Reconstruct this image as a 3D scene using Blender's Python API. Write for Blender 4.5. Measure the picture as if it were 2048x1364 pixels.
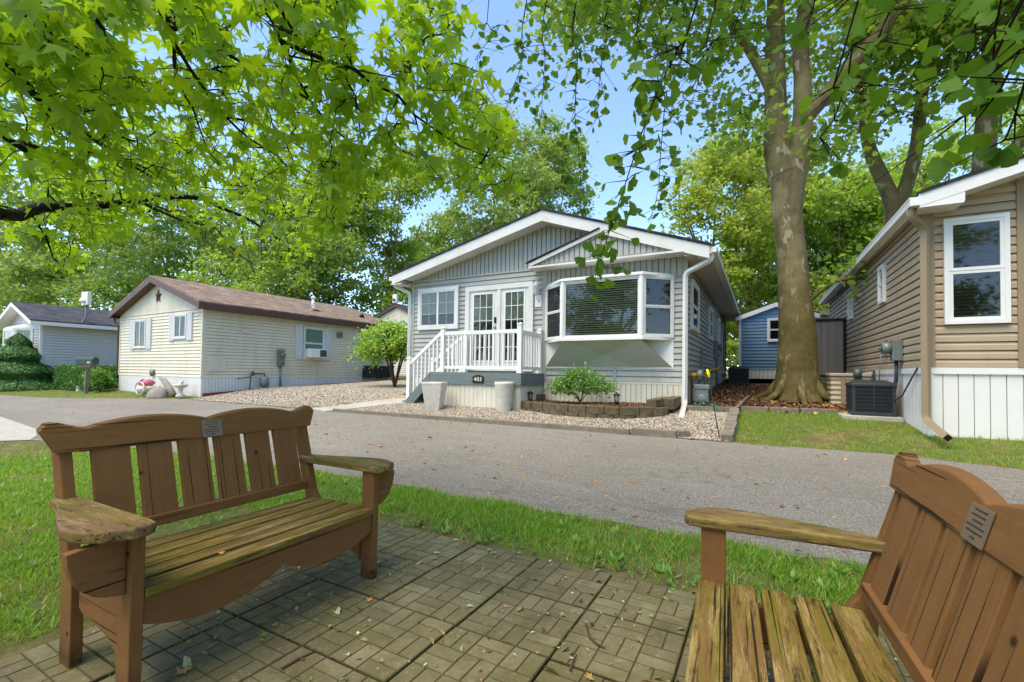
import bpy, math, random
import numpy as np
from mathutils import Vector, Matrix
rad = math.radians
SC = bpy.context.scene
for _o in list(bpy.data.objects): bpy.data.objects.remove(_o)

# ------------------------------------------------------------ camera, sky, sun, exposure
CAMH = 1.2
def r3(axis, a): return Matrix.Rotation(a, 3, axis)
CM = r3('Z', rad(28.8)) @ r3('X', rad(91.4)) @ r3('Z', rad(0.8))
cd = bpy.data.cameras.new('camera'); cam = bpy.data.objects.new('camera', cd); SC.collection.objects.link(cam)
cam.matrix_world = Matrix.Translation((0, 0, CAMH)) @ CM.to_4x4()
cd.sensor_width = 36; cd.lens = 16.0; cd.shift_y = 0.02; cd.clip_start = 0.05; cd.clip_end = 2000
SC.camera = cam
w = bpy.data.worlds.new('World'); SC.world = w; w.use_nodes = True
wn = w.node_tree.nodes; bg = wn['Background']
sky = wn.new('ShaderNodeTexSky'); sky.sky_type = 'NISHITA'; sky.sun_disc = False
SUN_EL, SUN_AZ = 64, 22          # azimuth measured from +Y towards +X
sky.sun_elevation = rad(SUN_EL); sky.sun_rotation = rad(SUN_AZ + 180); sky.altitude = 1200; sky.air_density = 1.0; sky.dust_density = 0.45; sky.ozone_density = 2.0
w.node_tree.links.new(sky.outputs[0], bg.inputs[0]); bg.inputs[1].default_value = 0.125
sl = bpy.data.lights.new('sun', 'SUN'); sl.energy = 1.7; sl.angle = rad(44); sl.color = (1, .87, .66)
so = bpy.data.objects.new('sun', sl); SC.collection.objects.link(so)
_az = rad(SUN_AZ + 180)
sdir = Vector((math.sin(_az) * math.cos(rad(SUN_EL)), math.cos(_az) * math.cos(rad(SUN_EL)), math.sin(rad(SUN_EL))))
so.rotation_euler = sdir.to_track_quat('Z', 'Y').to_euler(); so.location = (0, 0, 40)
SC.view_settings.view_transform = 'Standard'; SC.view_settings.look = 'None'
SC.view_settings.exposure = 1.75; SC.view_settings.gamma = 1
SC.cycles.max_bounces = 8; SC.cycles.diffuse_bounces = 4; SC.cycles.transparent_max_bounces = 12
SC.cycles.sample_clamp_indirect = 6

# ------------------------------------------------------------ helpers
F = 910.0
def ray(px, py): return CM @ Vector(((px - 1024) / F, (682 - py) / F + .02 * 2048 / F, -1))
def at(px, py, d):                     # a point seen in the photo, d metres from the camera
    return Vector((0, 0, CAMH)) + ray(px, py).normalized() * d
def zg(y): return float(np.interp(y, [3.8, 8.0, 9.3, 10.4, 16, 30], [0, .20, .40, .5, .75, 1.3]))
def zga(y): return np.interp(y, [3.8, 8.0, 9.3, 10.4, 16, 30], [0, .20, .40, .5, .75, 1.3])
COL = SC.collection
RM = {}
def tag(o, label=None, cat=None, group=None, kind=None):
    if label: o['label'] = label
    if cat: o['category'] = cat
    if group: o['group'] = group
    if kind: o['kind'] = kind
    return o
def root(name, label, cat, loc, rz=0, group=None):
    o = bpy.data.objects.new(name, None); COL.objects.link(o); o.empty_display_size = .2
    o.location = loc; o.rotation_euler = (0, 0, rz)
    RM[o.name] = Matrix.Translation(loc) @ Matrix.Rotation(rz, 4, 'Z')
    return tag(o, label, cat, group)
class MB:
    def __init__(s): s.v = []; s.f = []; s.m = []; s.s = []
    def add(s, vs, fs, mi=0, sm=False):
        n = len(s.v); s.v += [tuple(v) for v in vs]
        for f in fs: s.f.append(tuple(i + n for i in f)); s.m.append(mi); s.s.append(sm)
        return s
    def hexa(s, c, mi=0):              # 8 corners: bottom loop, top loop
        return s.add(c, [(3, 2, 1, 0), (4, 5, 6, 7), (0, 1, 5, 4), (1, 2, 6, 5), (2, 3, 7, 6), (3, 0, 4, 7)], mi)
    def box(s, x0, y0, z0, x1, y1, z1, mi=0):
        x0, x1 = min(x0, x1), max(x0, x1); y0, y1 = min(y0, y1), max(y0, y1); z0, z1 = min(z0, z1), max(z0, z1)
        return s.hexa([(x0, y0, z0), (x1, y0, z0), (x1, y1, z0), (x0, y1, z0), (x0, y0, z1), (x1, y0, z1), (x1, y1, z1), (x0, y1, z1)], mi)
    def bar(s, p, q, wd, ht, up=(0, 0, 1), mi=0):
        p, q = Vector(p), Vector(q); d = (q - p).normalized(); x = d.cross(Vector(up))
        if x.length < 1e-4: x = d.cross(Vector((0, 1, 0)))
        x.normalize(); y = x.cross(d); x *= wd / 2; y *= ht / 2
        return s.hexa([p - x - y, p + x - y, p + x + y, p - x + y, q - x - y, q + x - y, q + x + y, q - x + y], mi)
    def tube(s, pts, rr, n=8, mi=0, cap=True, sm=True, rot=0):
        pts = [Vector(p) for p in pts]
        if not hasattr(rr, '__len__'): rr = [rr] * len(pts)
        vs = []; fs = []; ref = None
        for i, p in enumerate(pts):
            d = (pts[min(i + 1, len(pts) - 1)] - pts[max(i - 1, 0)]).normalized()
            if ref is None: ref = d.orthogonal()
            x = (ref - d * ref.dot(d)).normalized(); ref = x; y = d.cross(x)
            for k in range(n):
                a = 2 * math.pi * k / n + rot; vs.append(p + (x * math.cos(a) + y * math.sin(a)) * rr[i])
        for i in range(len(pts) - 1):
            for k in range(n):
                fs.append((i * n + k, i * n + (k + 1) % n, (i + 1) * n + (k + 1) % n, (i + 1) * n + k))
        if cap: fs += [tuple(range(n - 1, -1, -1)), tuple((len(pts) - 1) * n + k for k in range(n))]
        return s.add(vs, fs, mi, sm)
    def prism(s, poly, ext, mi=0):     # planar polygon of 3D points pushed along ext
        n = len(poly); e = Vector(ext); a = [Vector(p) for p in poly]; b = [p + e for p in a]
        fs = [tuple(range(n - 1, -1, -1)), tuple(range(n, 2 * n))] + [(i, (i + 1) % n, n + (i + 1) % n, n + i) for i in range(n)]
        return s.add(a + b, fs, mi)
    def lathe(s, c, prof, n=20, mi=0):
        vs = []; fs = []; m = len(prof)
        for r, z in prof:
            for k in range(n):
                a = 2 * math.pi * k / n; vs.append((c[0] + r * math.cos(a), c[1] + r * math.sin(a), c[2] + z))
        for i in range(m - 1):
            for k in range(n): fs.append((i * n + k, i * n + (k + 1) % n, (i + 1) * n + (k + 1) % n, (i + 1) * n + k))
        fs += [tuple(range(n - 1, -1, -1)), tuple((m - 1) * n + k for k in range(n))]
        return s.add(vs, fs, mi, True)
    def build(s, name, mats, parent=None, world=True, bevel=0, label=None):
        me = bpy.data.meshes.new(name); vs = s.v
        if parent is not None and world:
            im = RM[parent.name].inverted(); vs = [tuple(im @ Vector(v)) for v in vs]
        me.from_pydata(vs, [], s.f); me.polygons.foreach_set('material_index', s.m); me.polygons.foreach_set('use_smooth', s.s)
        for m in (mats if isinstance(mats, (list, tuple)) else [mats]): me.materials.append(m)
        o = bpy.data.objects.new(name, me); COL.objects.link(o)
        if parent is not None: o.parent = parent; RM[o.name] = RM[parent.name]
        else: RM[o.name] = Matrix()
        if bevel:
            b = o.modifiers.new('bevel', 'BEVEL'); b.width = bevel; b.segments = 2; b.limit_method = 'ANGLE'; b.angle_limit = rad(50)
        if label: o['label'] = label
        return o
def npmesh(name, V, Fc, mats, parent=None, smooth=False, mi=None):
    V = np.asarray(V, np.float32).reshape(-1, 3); Fc = np.asarray(Fc, np.int32)
    if parent is not None:
        im = np.array(RM[parent.name].inverted()); V = V @ im[:3, :3].T + im[:3, 3]
    me = bpy.data.meshes.new(name); k = Fc.shape[1]
    me.vertices.add(len(V)); me.vertices.foreach_set('co', V.astype(np.float32).ravel())
    me.loops.add(Fc.size); me.loops.foreach_set('vertex_index', Fc.ravel())
    me.polygons.add(len(Fc)); me.polygons.foreach_set('loop_start', np.arange(0, Fc.size, k, dtype=np.int32))
    if smooth: me.polygons.foreach_set('use_smooth', np.ones(len(Fc), bool))
    if mi is not None: me.polygons.foreach_set('material_index', np.asarray(mi, np.int32))
    for m in (mats if isinstance(mats, (list, tuple)) else [mats]): me.materials.append(m)
    me.update(calc_edges=True)
    o = bpy.data.objects.new(name, me); COL.objects.link(o)
    if parent is not None: o.parent = parent; RM[o.name] = RM[parent.name]
    else: RM[o.name] = Matrix()
    return o
def scatter(tv, tf, P, X, Y, Z, S):    # copies of a template at P with axes X,Y,Z scaled by S
    tv = np.asarray(tv, np.float32); n = len(P); S = np.asarray(S)[:, None, None]
    V = P[:, None, :] + S * (tv[None, :, 0:1] * X[:, None, :] + tv[None, :, 1:2] * Y[:, None, :] + tv[None, :, 2:3] * Z[:, None, :])
    tf = np.asarray(tf, np.int32)
    return V.reshape(-1, 3), (tf[None] + (np.arange(n, dtype=np.int32) * len(tv))[:, None, None]).reshape(-1, tf.shape[1])
def norm(a): return a / np.maximum(np.linalg.norm(a, axis=-1, keepdims=True), 1e-6)
def frames(Zd, rng):                   # random spin about a given normal
    Zd = norm(Zd); r = rng.normal(size=Zd.shape); X = norm(np.cross(r, Zd)); return X, np.cross(Zd, X), Zd
def inpoly(px, py, poly):
    c = np.zeros(px.shape, bool); n = len(poly)
    for i in range(n):
        x0, y0 = poly[i]; x1, y1 = poly[(i + 1) % n]
        if y0 == y1: continue
        c ^= ((y0 > py) != (y1 > py)) & (px < (x1 - x0) * (py - y0) / (y1 - y0) + x0)
    return c

# ------------------------------------------------------------ materials
def srgb(h):
    h = h.lstrip('#'); c = [int(h[i:i + 2], 16) / 255 for i in (0, 2, 4)]
    return tuple([(x / 12.92 if x <= .04045 else ((x + .055) / 1.055) ** 2.4) for x in c] + [1])
class N:
    def __init__(s, name):
        s.m = bpy.data.materials.new(name); s.m.use_nodes = True; s.t = s.m.node_tree; s.p = s.t.nodes['Principled BSDF']; s.out = s.t.nodes['Material Output']
        s.p.inputs['Specular IOR Level'].default_value = .3
        s.co = s.t.nodes.new('ShaderNodeTexCoord').outputs['Object']
    def n(s, ty, **kw):
        d = s.t.nodes.new('ShaderNode' + ty)
        for k, v in kw.items(): setattr(d, k, v)
        return d
    def l(s, a, b): s.t.links.new(a, b)
    def mapped(s, sc):
        d = s.n('Mapping'); d.inputs['Scale'].default_value = sc; s.l(s.co, d.inputs[0]); return d.outputs[0]
    def noise(s, scale, detail=4, rough=.6, vec=None, dist=0):
        d = s.n('TexNoise'); d.inputs['Scale'].default_value = scale; d.inputs['Detail'].default_value = detail
        d.inputs['Roughness'].default_value = rough; d.inputs['Distortion'].default_value = dist
        s.l(vec if vec is not None else s.co, d.inputs['Vector']); return d.outputs['Fac']
    def ramp(s, fac, stops, interp='LINEAR'):
        d = s.n('ValToRGB'); e = d.color_ramp; e.interpolation = interp
        while len(e.elements) < len(stops): e.elements.new(.5)
        for el, (p, c) in zip(e.elements, stops):
            el.position = p; el.color = c if isinstance(c, tuple) else (srgb(c) if isinstance(c, str) else (c, c, c, 1))
        s.l(fac, d.inputs[0]); return d.outputs[0]
    def mix(s, fac, a, b, mode='MIX'):
        d = s.n('MixRGB', blend_type=mode)
        for i, x in enumerate((fac, a, b)):
            if hasattr(x, 'is_output'): s.l(x, d.inputs[i])
            elif i == 0: d.inputs[0].default_value = x
            else: d.inputs[i].default_value = srgb(x) if isinstance(x, str) else x
        return d.outputs[0]
    def bump(s, h, strength=.3, dist=.01):
        d = s.n('Bump'); d.inputs['Strength'].default_value = strength; d.inputs['Distance'].default_value = dist
        s.l(h, d.inputs['Height']); s.l(d.outputs[0], s.p.inputs['Normal']); return d
    def done(s, col=None, rough=.6, metal=0):
        if col is not None:
            if hasattr(col, 'is_output'): s.l(col, s.p.inputs['Base Color'])
            else: s.p.inputs['Base Color'].default_value = srgb(col) if isinstance(col, str) else col
        s.p.inputs['Roughness'].default_value = rough; s.p.inputs['Metallic'].default_value = metal
        return s.m
    def island(s): return s.n('NewGeometry').outputs['Random Per Island']
def plain(name, c, rough=.6, metal=0, var=.12, scale=6, dirt=None):
    b = N(name); c0 = srgb(c); lo = tuple([x * (1 - var) for x in c0[:3]] + [1])
    col = b.mix(b.ramp(b.noise(scale), [(.35, 0.), (.7, 1.)]), lo, c0)
    if dirt: col = b.mix(b.ramp(b.noise(1.7, 6, .7), [(.5, 0.), (.75, .7)]), col, dirt)
    b.bump(b.noise(60, 2), .08, .003)
    return b.done(col, rough, metal)
def siding_mat(name, c, dirt, amt=.35):
    b = N(name); c0 = srgb(c); lo = tuple([x * .9 for x in c0[:3]] + [1])
    col = b.mix(b.ramp(b.noise(.7, 4), [(.3, 0.), (.7, 1.)]), lo, c0)
    st = b.ramp(b.noise(2.2, 6, .7, b.mapped((1.2, 1.2, .25))), [(.48, 0.), (.8, amt)])
    col = b.mix(st, col, dirt)
    b.bump(b.noise(90, 3, .6, b.mapped((.25, .25, 3))), .12, .002)
    return b.done(col, .5)
def leaf_mat(name, cols, trans, tfac=.45, rough=.5, gloss=.03):
    b = N(name); t = b.t; isl = b.island()
    col = b.ramp(isl, [(i / max(1, len(cols) - 1), c) for i, c in enumerate(cols)])
    tc = b.mix(.6, col, trans)
    df = b.n('BsdfDiffuse'); b.l(col, df.inputs[0]); tr = b.n('BsdfTranslucent'); b.l(tc, tr.inputs[0])
    m1 = b.n('MixShader'); m1.inputs[0].default_value = tfac; b.l(df.outputs[0], m1.inputs[1]); b.l(tr.outputs[0], m1.inputs[2])
    gl = b.n('BsdfGlossy'); gl.inputs['Roughness'].default_value = rough; gl.inputs[0].default_value = (1, 1, 1, 1)
    m2 = b.n('MixShader'); m2.inputs[0].default_value = gloss; b.l(m1.outputs[0], m2.inputs[1]); b.l(gl.outputs[0], m2.inputs[2])
    b.l(m2.outputs[0], b.out.inputs[0]); b.t.nodes.remove(b.p); return b.m
def wood(name, sc, base, lo, moss=0., mosscol='#6b661c', pale='#b39868'):
    b = N(name); v = b.mapped(sc); lng = tuple(30 if x > 8 else .3 for x in sc)
    g = b.noise(3, 8, .65, v, .6)
    col = b.mix(b.ramp(g, [(.3, .45), (.65, 0.)]), base, lo)
    col = b.mix(b.ramp(b.noise(3, 6, .75), [(.45, 0.), (.75, .45)]), col, lo)
    col = b.mix(b.ramp(b.noise(170, 2, .6), [(.35, .25), (.6, 0.)]), col, lo)
    if moss:
        col = b.mix(b.ramp(b.noise(5, 9, .8, b.mapped(tuple(.35 * x for x in sc))), [(.5, 0.), (.6, .75)]), col, pale)
        col = b.mix(b.ramp(b.noise(3.1, 9, .8, b.mapped(tuple(.3 * x for x in sc))), [(.6 - .2 * moss, 0.), (.62, .85)]), col, mosscol)
        col = b.mix(b.ramp(b.noise(6, 9, .8, b.mapped(tuple(.45 * x for x in sc))), [(.52, 0.), (.62, .9)]), col, '#2b2712')
    crack = b.ramp(b.noise(2.6, 3, .5, b.mapped(lng), .15), [(.655 - .03 * moss, 0.), (.672 - .03 * moss, .9)])
    col = b.mix(crack, col, '#1c150d')
    vo = b.n('TexVoronoi'); vo.inputs['Scale'].default_value = 5.; b.l(b.co, vo.inputs['Vector'])
    col = b.mix(b.ramp(vo.outputs['Distance'], [(.035, .9), (.075, 0.)]), col, '#33220f')
    if name == 'bench_wood_upright':      # damp dirt that has crept up from the ground
        zz = b.n('SeparateXYZ'); b.l(b.co, zz.inputs[0]); mr = b.n('MapRange'); mr.inputs[1].default_value = .03; mr.inputs[2].default_value = .16; mr.inputs[3].default_value = 1; mr.inputs[4].default_value = 0; b.l(zz.outputs[2], mr.inputs[0])
        col = b.mix(b.mix(1., mr.outputs[0], b.ramp(b.noise(14, 6, .7), [(.35, .35), (.6, .95)]), 'MULTIPLY'), col, '#2c2415')
    h = b.mix(.6, g, crack); b.bump(h, .45, .003)
    b.p.inputs['Specular IOR Level'].default_value = .15
    return b.done(col, .8)

M = {}
M['gray_sid'] = siding_mat('grey_siding', '#aaaba1', '#80817a', .55)
M['gray_vert'] = siding_mat('grey_vertical_siding', '#a6a79e', '#898a83', .5)
M['cream'] = siding_mat('cream_siding', '#dcd4ba', '#aa9d78', .5)
M['tan'] = siding_mat('tan_siding', '#b5a185', '#877663', .25)
M['tan2'] = siding_mat('tan_trim', '#958468', '#7a6c5a', .25)
M['shut'] = plain('pale_shutter', '#cfd0cf', .5, var=.05)
M['lav'] = siding_mat('pale_grey_siding', '#c6c4c0', '#a9a8a4', .2)
M['blue'] = siding_mat('blue_siding', '#688aa5', '#526f86', .3)
M['white'] = plain('white_trim', '#d8d7cf', .45, var=.06, scale=3, dirt='#b4b1a1')
M['white2'] = plain('white_vinyl', '#e2e1db', .35, var=.05, scale=3)
M['skirtc'] = siding_mat('cream_skirting', '#d6d1bf', '#a39b7c', .45)
M['skirtw'] = siding_mat('white_skirting', '#dcdcd8', '#b9b8ae', .3)
M['panel'] = plain('bay_panel', '#b2b4a2', .55, var=.08, scale=2)
M['soffit'] = plain('soffit_metal', '#bdb5a6', .5, var=.08, scale=3)
M['brown'] = plain('brown_fascia', '#5b4138', .5)
M['star'] = plain('rust_star', '#5a3220', .5)
M['black'] = plain('black_plastic', '#1b1c1e', .5)
M['dkgray'] = plain('dark_grey_metal', '#3d4145', .45, .3)
M['gray'] = plain('grey_metal', '#7d8684', .45, .3)
M['concrete'] = plain('pale_concrete', '#b4ada0', .85, var=.2, scale=5, dirt='#8d867a')
M['deckgray'] = wood('grey_deck_board', (2, 2, 14), '#75807f', '#59635f')
M['yellow'] = plain('yellow_pipe', '#cf9a1c', .5)
M['ftape'] = plain('yellow_flag', '#e6e616', .5)
M['pipe'] = plain('dull_pipe', '#5c625c', .5, .3)
M['redwood'] = plain('red_edging', '#7c3a28', .8)
M['shedgray'] = plain('grey_resin', '#8b857f', .6, var=.1)
M['beige'] = plain('beige_resin', '#b5a68e', .6)
M['mailgreen'] = plain('mailbox_green', '#2c4a3c', .4)
M['red'] = plain('red_paint', '#a82a20', .5)
M['pink'] = plain('pink_petals', '#dc7c8c', .6)
M['post'] = wood('grey_post_wood', (12, 12, 2), '#7d786a', '#5c574b')
M['tarp'] = plain('grey_cloth', '#948c82', .8, var=.2, scale=4)
M['paledoor'] = plain('pale_blue_door', '#b7cbd6', .5)
M['gold'] = plain('number_paint', '#d8d2b8', .4)
M['plaque'] = plain('bronze_plaque', '#83725f', .45, .3)
M['ink'] = plain('engraved_ink', '#2b2722', .6)
M['blind'] = plain('blind_slats', '#a3a48e', .5)
M['blinddk'] = plain('dark_blind', '#45433c', .6)
M['shade'] = plain('window_shade', '#8c917c', .7)
M['curtain'] = plain('curtain_cloth', '#8fb0a4', .8)
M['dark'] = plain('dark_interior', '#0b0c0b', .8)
M['branch'] = plain('dark_twig_bark', '#221b14', .85, var=.4, scale=20)
M['stem'] = plain('brown_stem', '#4b3a2a', .85, var=.3, scale=14)
def glass():
    b = N('window_glass'); fr = b.n('LayerWeight'); fr.inputs[0].default_value = .25
    tr = b.n('BsdfTransparent'); tr.inputs[0].default_value = (.86, .9, .87, 1); gl = b.n('BsdfGlossy'); gl.inputs['Roughness'].default_value = .03
    r = b.n('MapRange'); r.inputs['To Min'].default_value = .055; r.inputs['To Max'].default_value = .85; b.l(fr.outputs['Fresnel'], r.inputs[0])
    m = b.n('MixShader'); b.l(r.outputs[0], m.inputs[0]); b.l(tr.outputs[0], m.inputs[1]); b.l(gl.outputs[0], m.inputs[2]); b.l(m.outputs[0], b.out.inputs[0])
    bp = b.n('Bump'); bp.inputs['Strength'].default_value = .03; b.l(b.noise(1.5, 2), bp.inputs['Height']); b.l(bp.outputs[0], gl.inputs['Normal'])
    b.t.nodes.remove(b.p); return b.m
M['glass'] = glass()
def asphalt():
    b = N('asphalt'); a = b.noise(160, 3, .7); big = b.noise(.35, 6, .65)
    col = b.ramp(a, [(.3, '#565249'), (.5, '#817b6f'), (.62, '#9e978a'), (.75, '#cbc3b3')])
    col = b.mix(.6, col, b.ramp(b.noise(55, 4, .8), [(.36, '#46433b'), (.5, '#827c70'), (.64, '#cdc6b6')]))
    col = b.mix(b.ramp(big, [(.35, .45), (.65, 0.)]), col, '#6e675c')
    col = b.mix(b.ramp(b.noise(1.3, 8, .75, b.mapped((.25, 1.6, 1))), [(.55, 0.), (.72, .35)]), col, '#a39c90')
    cr = b.noise(.5, 5, .6, b.mapped((.28, 1.3, 1)), .3)
    col = b.mix(b.ramp(cr, [(.491, 0.), (.495, .35), (.497, .35), (.501, 0.)]), col, '#4a443a')
    b.bump(a, .9, .012); return b.done(col, .9)
M['asphalt'] = asphalt()
def soil():
    b = N('soil'); col = b.ramp(b.noise(5, 8, .7), [(.3, '#4a3d27'), (.5, '#6b5b3c'), (.7, '#8a7a55')])
    col = b.mix(b.ramp(b.noise(1.1, 6, .65), [(.4, 0.), (.6, .85)]), col, b.ramp(b.noise(30, 4, .7), [(.35, '#3a4a17'), (.7, '#6a7f2c')]))
    b.bump(b.noise(40, 6, .7), .7, .02); return b.done(col, .95)
M['soil'] = soil()
def gravel(name, cols):
    b = N(name); col = b.ramp(b.island(), [(i / (len(cols) - 1), c) for i, c in enumerate(cols)])
    col = b.mix(.25, col, b.ramp(b.noise(70, 3), [(.3, .25), (.7, .8)]), 'OVERLAY'); return b.done(col, .8)
M['pebble'] = gravel('river_pebbles', ['#554e44', '#746a5b', '#8f8472', '#a99e8b', '#c2b8a6', '#84705a', '#9c917e', '#cfc7b8', '#665d50'])
M['mulch'] = gravel('bark_mulch', ['#4a3326', '#6b4a38', '#845a43', '#5d4030', '#95714f', '#3c2a20', '#b08c66'])
def gbase(name, cs, sc):
    b = N(name); vo = b.n('TexVoronoi'); vo.inputs['Scale'].default_value = sc; b.l(b.co, vo.inputs['Vector'])
    col = b.mix(.75, b.ramp(vo.outputs['Color'], [(i / (len(cs) - 1), c) for i, c in enumerate(cs)]), b.ramp(b.noise(25, 4), [(.3, .2), (.7, .55)]), 'MULTIPLY')
    b.bump(vo.outputs['Distance'], .8, .02); return b.done(col, .9)
M['pebbase'] = gbase('gravel_base', ['#5c5344', '#8d816c', '#9c907a', '#746955'], 26)
M['mulbase'] = gbase('mulch_base', ['#3a2a1e', '#6b4a36', '#553a2a', '#7b583f'], 38)
def brick():
    b = N('moss_paver'); isl = b.island()
    col = b.ramp(isl, [(0, '#746a4c'), (.5, '#7f7556'), (1, '#8b8162')])
    big = b.noise(.9, 7, .65)
    col = b.mix(b.ramp(b.noise(2.2, 9, .8), [(.4, 0.), (.58, .65)]), col, '#5c5829')
    col = b.mix(b.ramp(b.noise(9, 8, .8), [(.54, 0.), (.68, .5)]), col, '#4a442c')
    col = b.mix(b.ramp(big, [(.42, 0.), (.62, .6)]), col, '#45402f')
    col = b.mix(b.ramp(b.noise(28, 6, .8), [(.56, 0.), (.7, .55)]), col, '#a1987e')
    b.bump(b.noise(45, 6, .7), .55, .006); return b.done(col, .88)
M['paver'] = brick()
def bark():
    b = N('plane_bark'); col = b.ramp(b.noise(1.6, 6, .65), [(.3, '#5d5133'), (.5, '#7b6c46'), (.7, '#98875c')])
    vo = b.noise(3.2, 3, .5, b.mapped((1.6, 1.6, .7)), .4)
    col = b.mix(b.ramp(vo, [(.60, 0.), (.62, 1.)], 'CONSTANT'), col, '#a29878')
    col = b.mix(b.ramp(b.noise(2.1, 4, .6, b.mapped((1.3, 1.3, .5)), .8), [(.57, 0.), (.6, .8)]), col, '#5c5a3a')
    gx = b.n('SeparateXYZ'); b.l(b.co, gx.inputs[0]); mr = b.n('MapRange'); mr.inputs[1].default_value = 1.2; mr.inputs[2].default_value = 4.5; mr.inputs[3].default_value = .75; mr.inputs[4].default_value = 0; b.l(gx.outputs[2], mr.inputs[0])
    mo = b.mix(1., b.ramp(b.noise(4, 6, .7), [(.3, .3), (.6, 1.)]), mr.outputs[0], 'MULTIPLY')
    col = b.mix(mo, col, '#4d481c')
    b.bump(b.noise(9, 7, .7, b.mapped((1, 1, .6))), .5, .02); return b.done(col, .85)
M['bark'] = bark()
def shingle(name, cs, fine=0):
    b = N(name); br = b.n('TexBrick'); br.offset = .5
    br.inputs['Scale'].default_value = 1; br.inputs['Brick Width'].default_value = .28; br.inputs['Row Height'].default_value = .13; br.inputs['Mortar Size'].default_value = .006
    br.inputs['Color1'].default_value = (0, 0, 0, 1); br.inputs['Color2'].default_value = (1, 1, 1, 1); br.inputs['Mortar'].default_value = (.1, .1, .1, 1)
    sw = b.n('SeparateXYZ'); cb = b.n('CombineXYZ'); b.l(b.co, sw.inputs[0]); b.l(sw.outputs[1], cb.inputs[0]); b.l(sw.outputs[0], cb.inputs[1]); b.l(cb.outputs[0], br.inputs['Vector'])
    col = b.ramp(b.mix(.5, br.outputs['Color'], b.ramp(b.noise(3, 5, .7), [(.3, 0.), (.7, 1.)])), [(.1, cs[0]), (.5, cs[1]), (.9, cs[2])])
    col = b.mix(.5, col, b.ramp(b.noise(60, 3, .7), [(.35, .3), (.7, .8)]), 'OVERLAY')
    b.bump(br.outputs['Fac'], -.6, .01); return b.done(col, .9)
M['sh_brown'] = shingle('brown_shingles', ['#5f5043', '#7c6a5b', '#948374'])
M['sh_dark'] = shingle('dark_shingles', ['#2b2c30', '#3d3f45', '#53555a'])
M['sh_black'] = shingle('black_shingles', ['#201e1d', '#2e2b2a', '#45403d'])
M['stone'] = plain('mossy_block', '#6b5f48', .9, var=.5, scale=11, dirt='#45421f')
M['edge'] = plain('grey_edging', '#857c6d', .9, var=.35, scale=9, dirt='#5c574a')
M['planter'] = plain('white_stone_planter', '#d6d0c2', .85, var=.2, scale=8, dirt='#9f9788')
M['bw_v'] = wood('bench_wood_upright', (16, 2, 1.6), '#835d36', '#634629')
M['bw_h'] = wood('bench_wood_rail', (1.6, 2, 16), '#835d36', '#634629')
M['bw_m'] = wood('bench_wood_mossy', (1.6, 16, 16), '#85663a', '#4f3c22', .95)
M['bw_a'] = wood('bench_arm_mossy', (14, 1.6, 14), '#85684a', '#52402a', .85)
M['lf_sweet'] = leaf_mat('sweetgum_leaf', ['#4c7412', '#608a16', '#74a21c', '#90b828'], '#d8f824', .58)
M['lf_gink'] = leaf_mat('ginkgo_leaf', ['#38591a', '#476c1c', '#587f20'], '#9cc428', .42, .6, .012)
M['lf_plane'] = leaf_mat('plane_leaf', ['#4f7020', '#618428', '#769a30', '#90ac3c', '#9aa84a'], '#d0ea48', .5)
M['lf_far'] = leaf_mat('far_leaf', ['#4f6a2c', '#607e36', '#789640', '#94a850'], '#c8de5a', .48)
M['lf_dark'] = leaf_mat('deep_leaf', ['#48662a', '#5a7a32', '#70903c', '#8ca24c'], '#c2da54', .46)
M['lf_bright'] = leaf_mat('bright_leaf', ['#667f24', '#7a922c', '#8fa436', '#a5b44a'], '#d8e450', .5)
M['lf_shrub'] = leaf_mat('shrub_leaf', ['#3a6420', '#4c7c2a', '#6a9a3c', '#8fb65a'], '#a0cc4a', .35)
M['lf_hyd'] = leaf_mat('hydrangea_leaf', ['#4f7f1e', '#639624', '#7fb02e', '#b5cf5a', '#d4dd86'], '#c4e048', .4)
M['lf_hedge'] = leaf_mat('hedge_leaf', ['#2a4c1c', '#376222', '#467a2c', '#5c9036'], '#7ab03a', .35)
M['lf_fern'] = leaf_mat('fern_leaf', ['#3a5a3a', '#54744e', '#6f8f68'], '#8ab070', .3)
M['grass'] = leaf_mat('grass_blade', ['#446a12', '#548016', '#6a9a1e', '#82b028', '#9aac3c', '#b5a458'], '#b0e02c', .45)
M['weed'] = leaf_mat('weed_leaf', ['#4a7420', '#5f8a2c', '#78a03c', '#95ac58'], '#a8d048', .35)
M['dead'] = gravel('dead_leaf', ['#9a6a34', '#b8803c', '#c99a50', '#7d5228', '#a8742e'])
M['twig'] = plain('dry_twig', '#5c4634', .9)
M['debris'] = gravel('patio_debris', ['#5a3f26', '#8fa46a', '#3c2c1c', '#b08a4c', '#7c8f56', '#c8c79a'])

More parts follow.
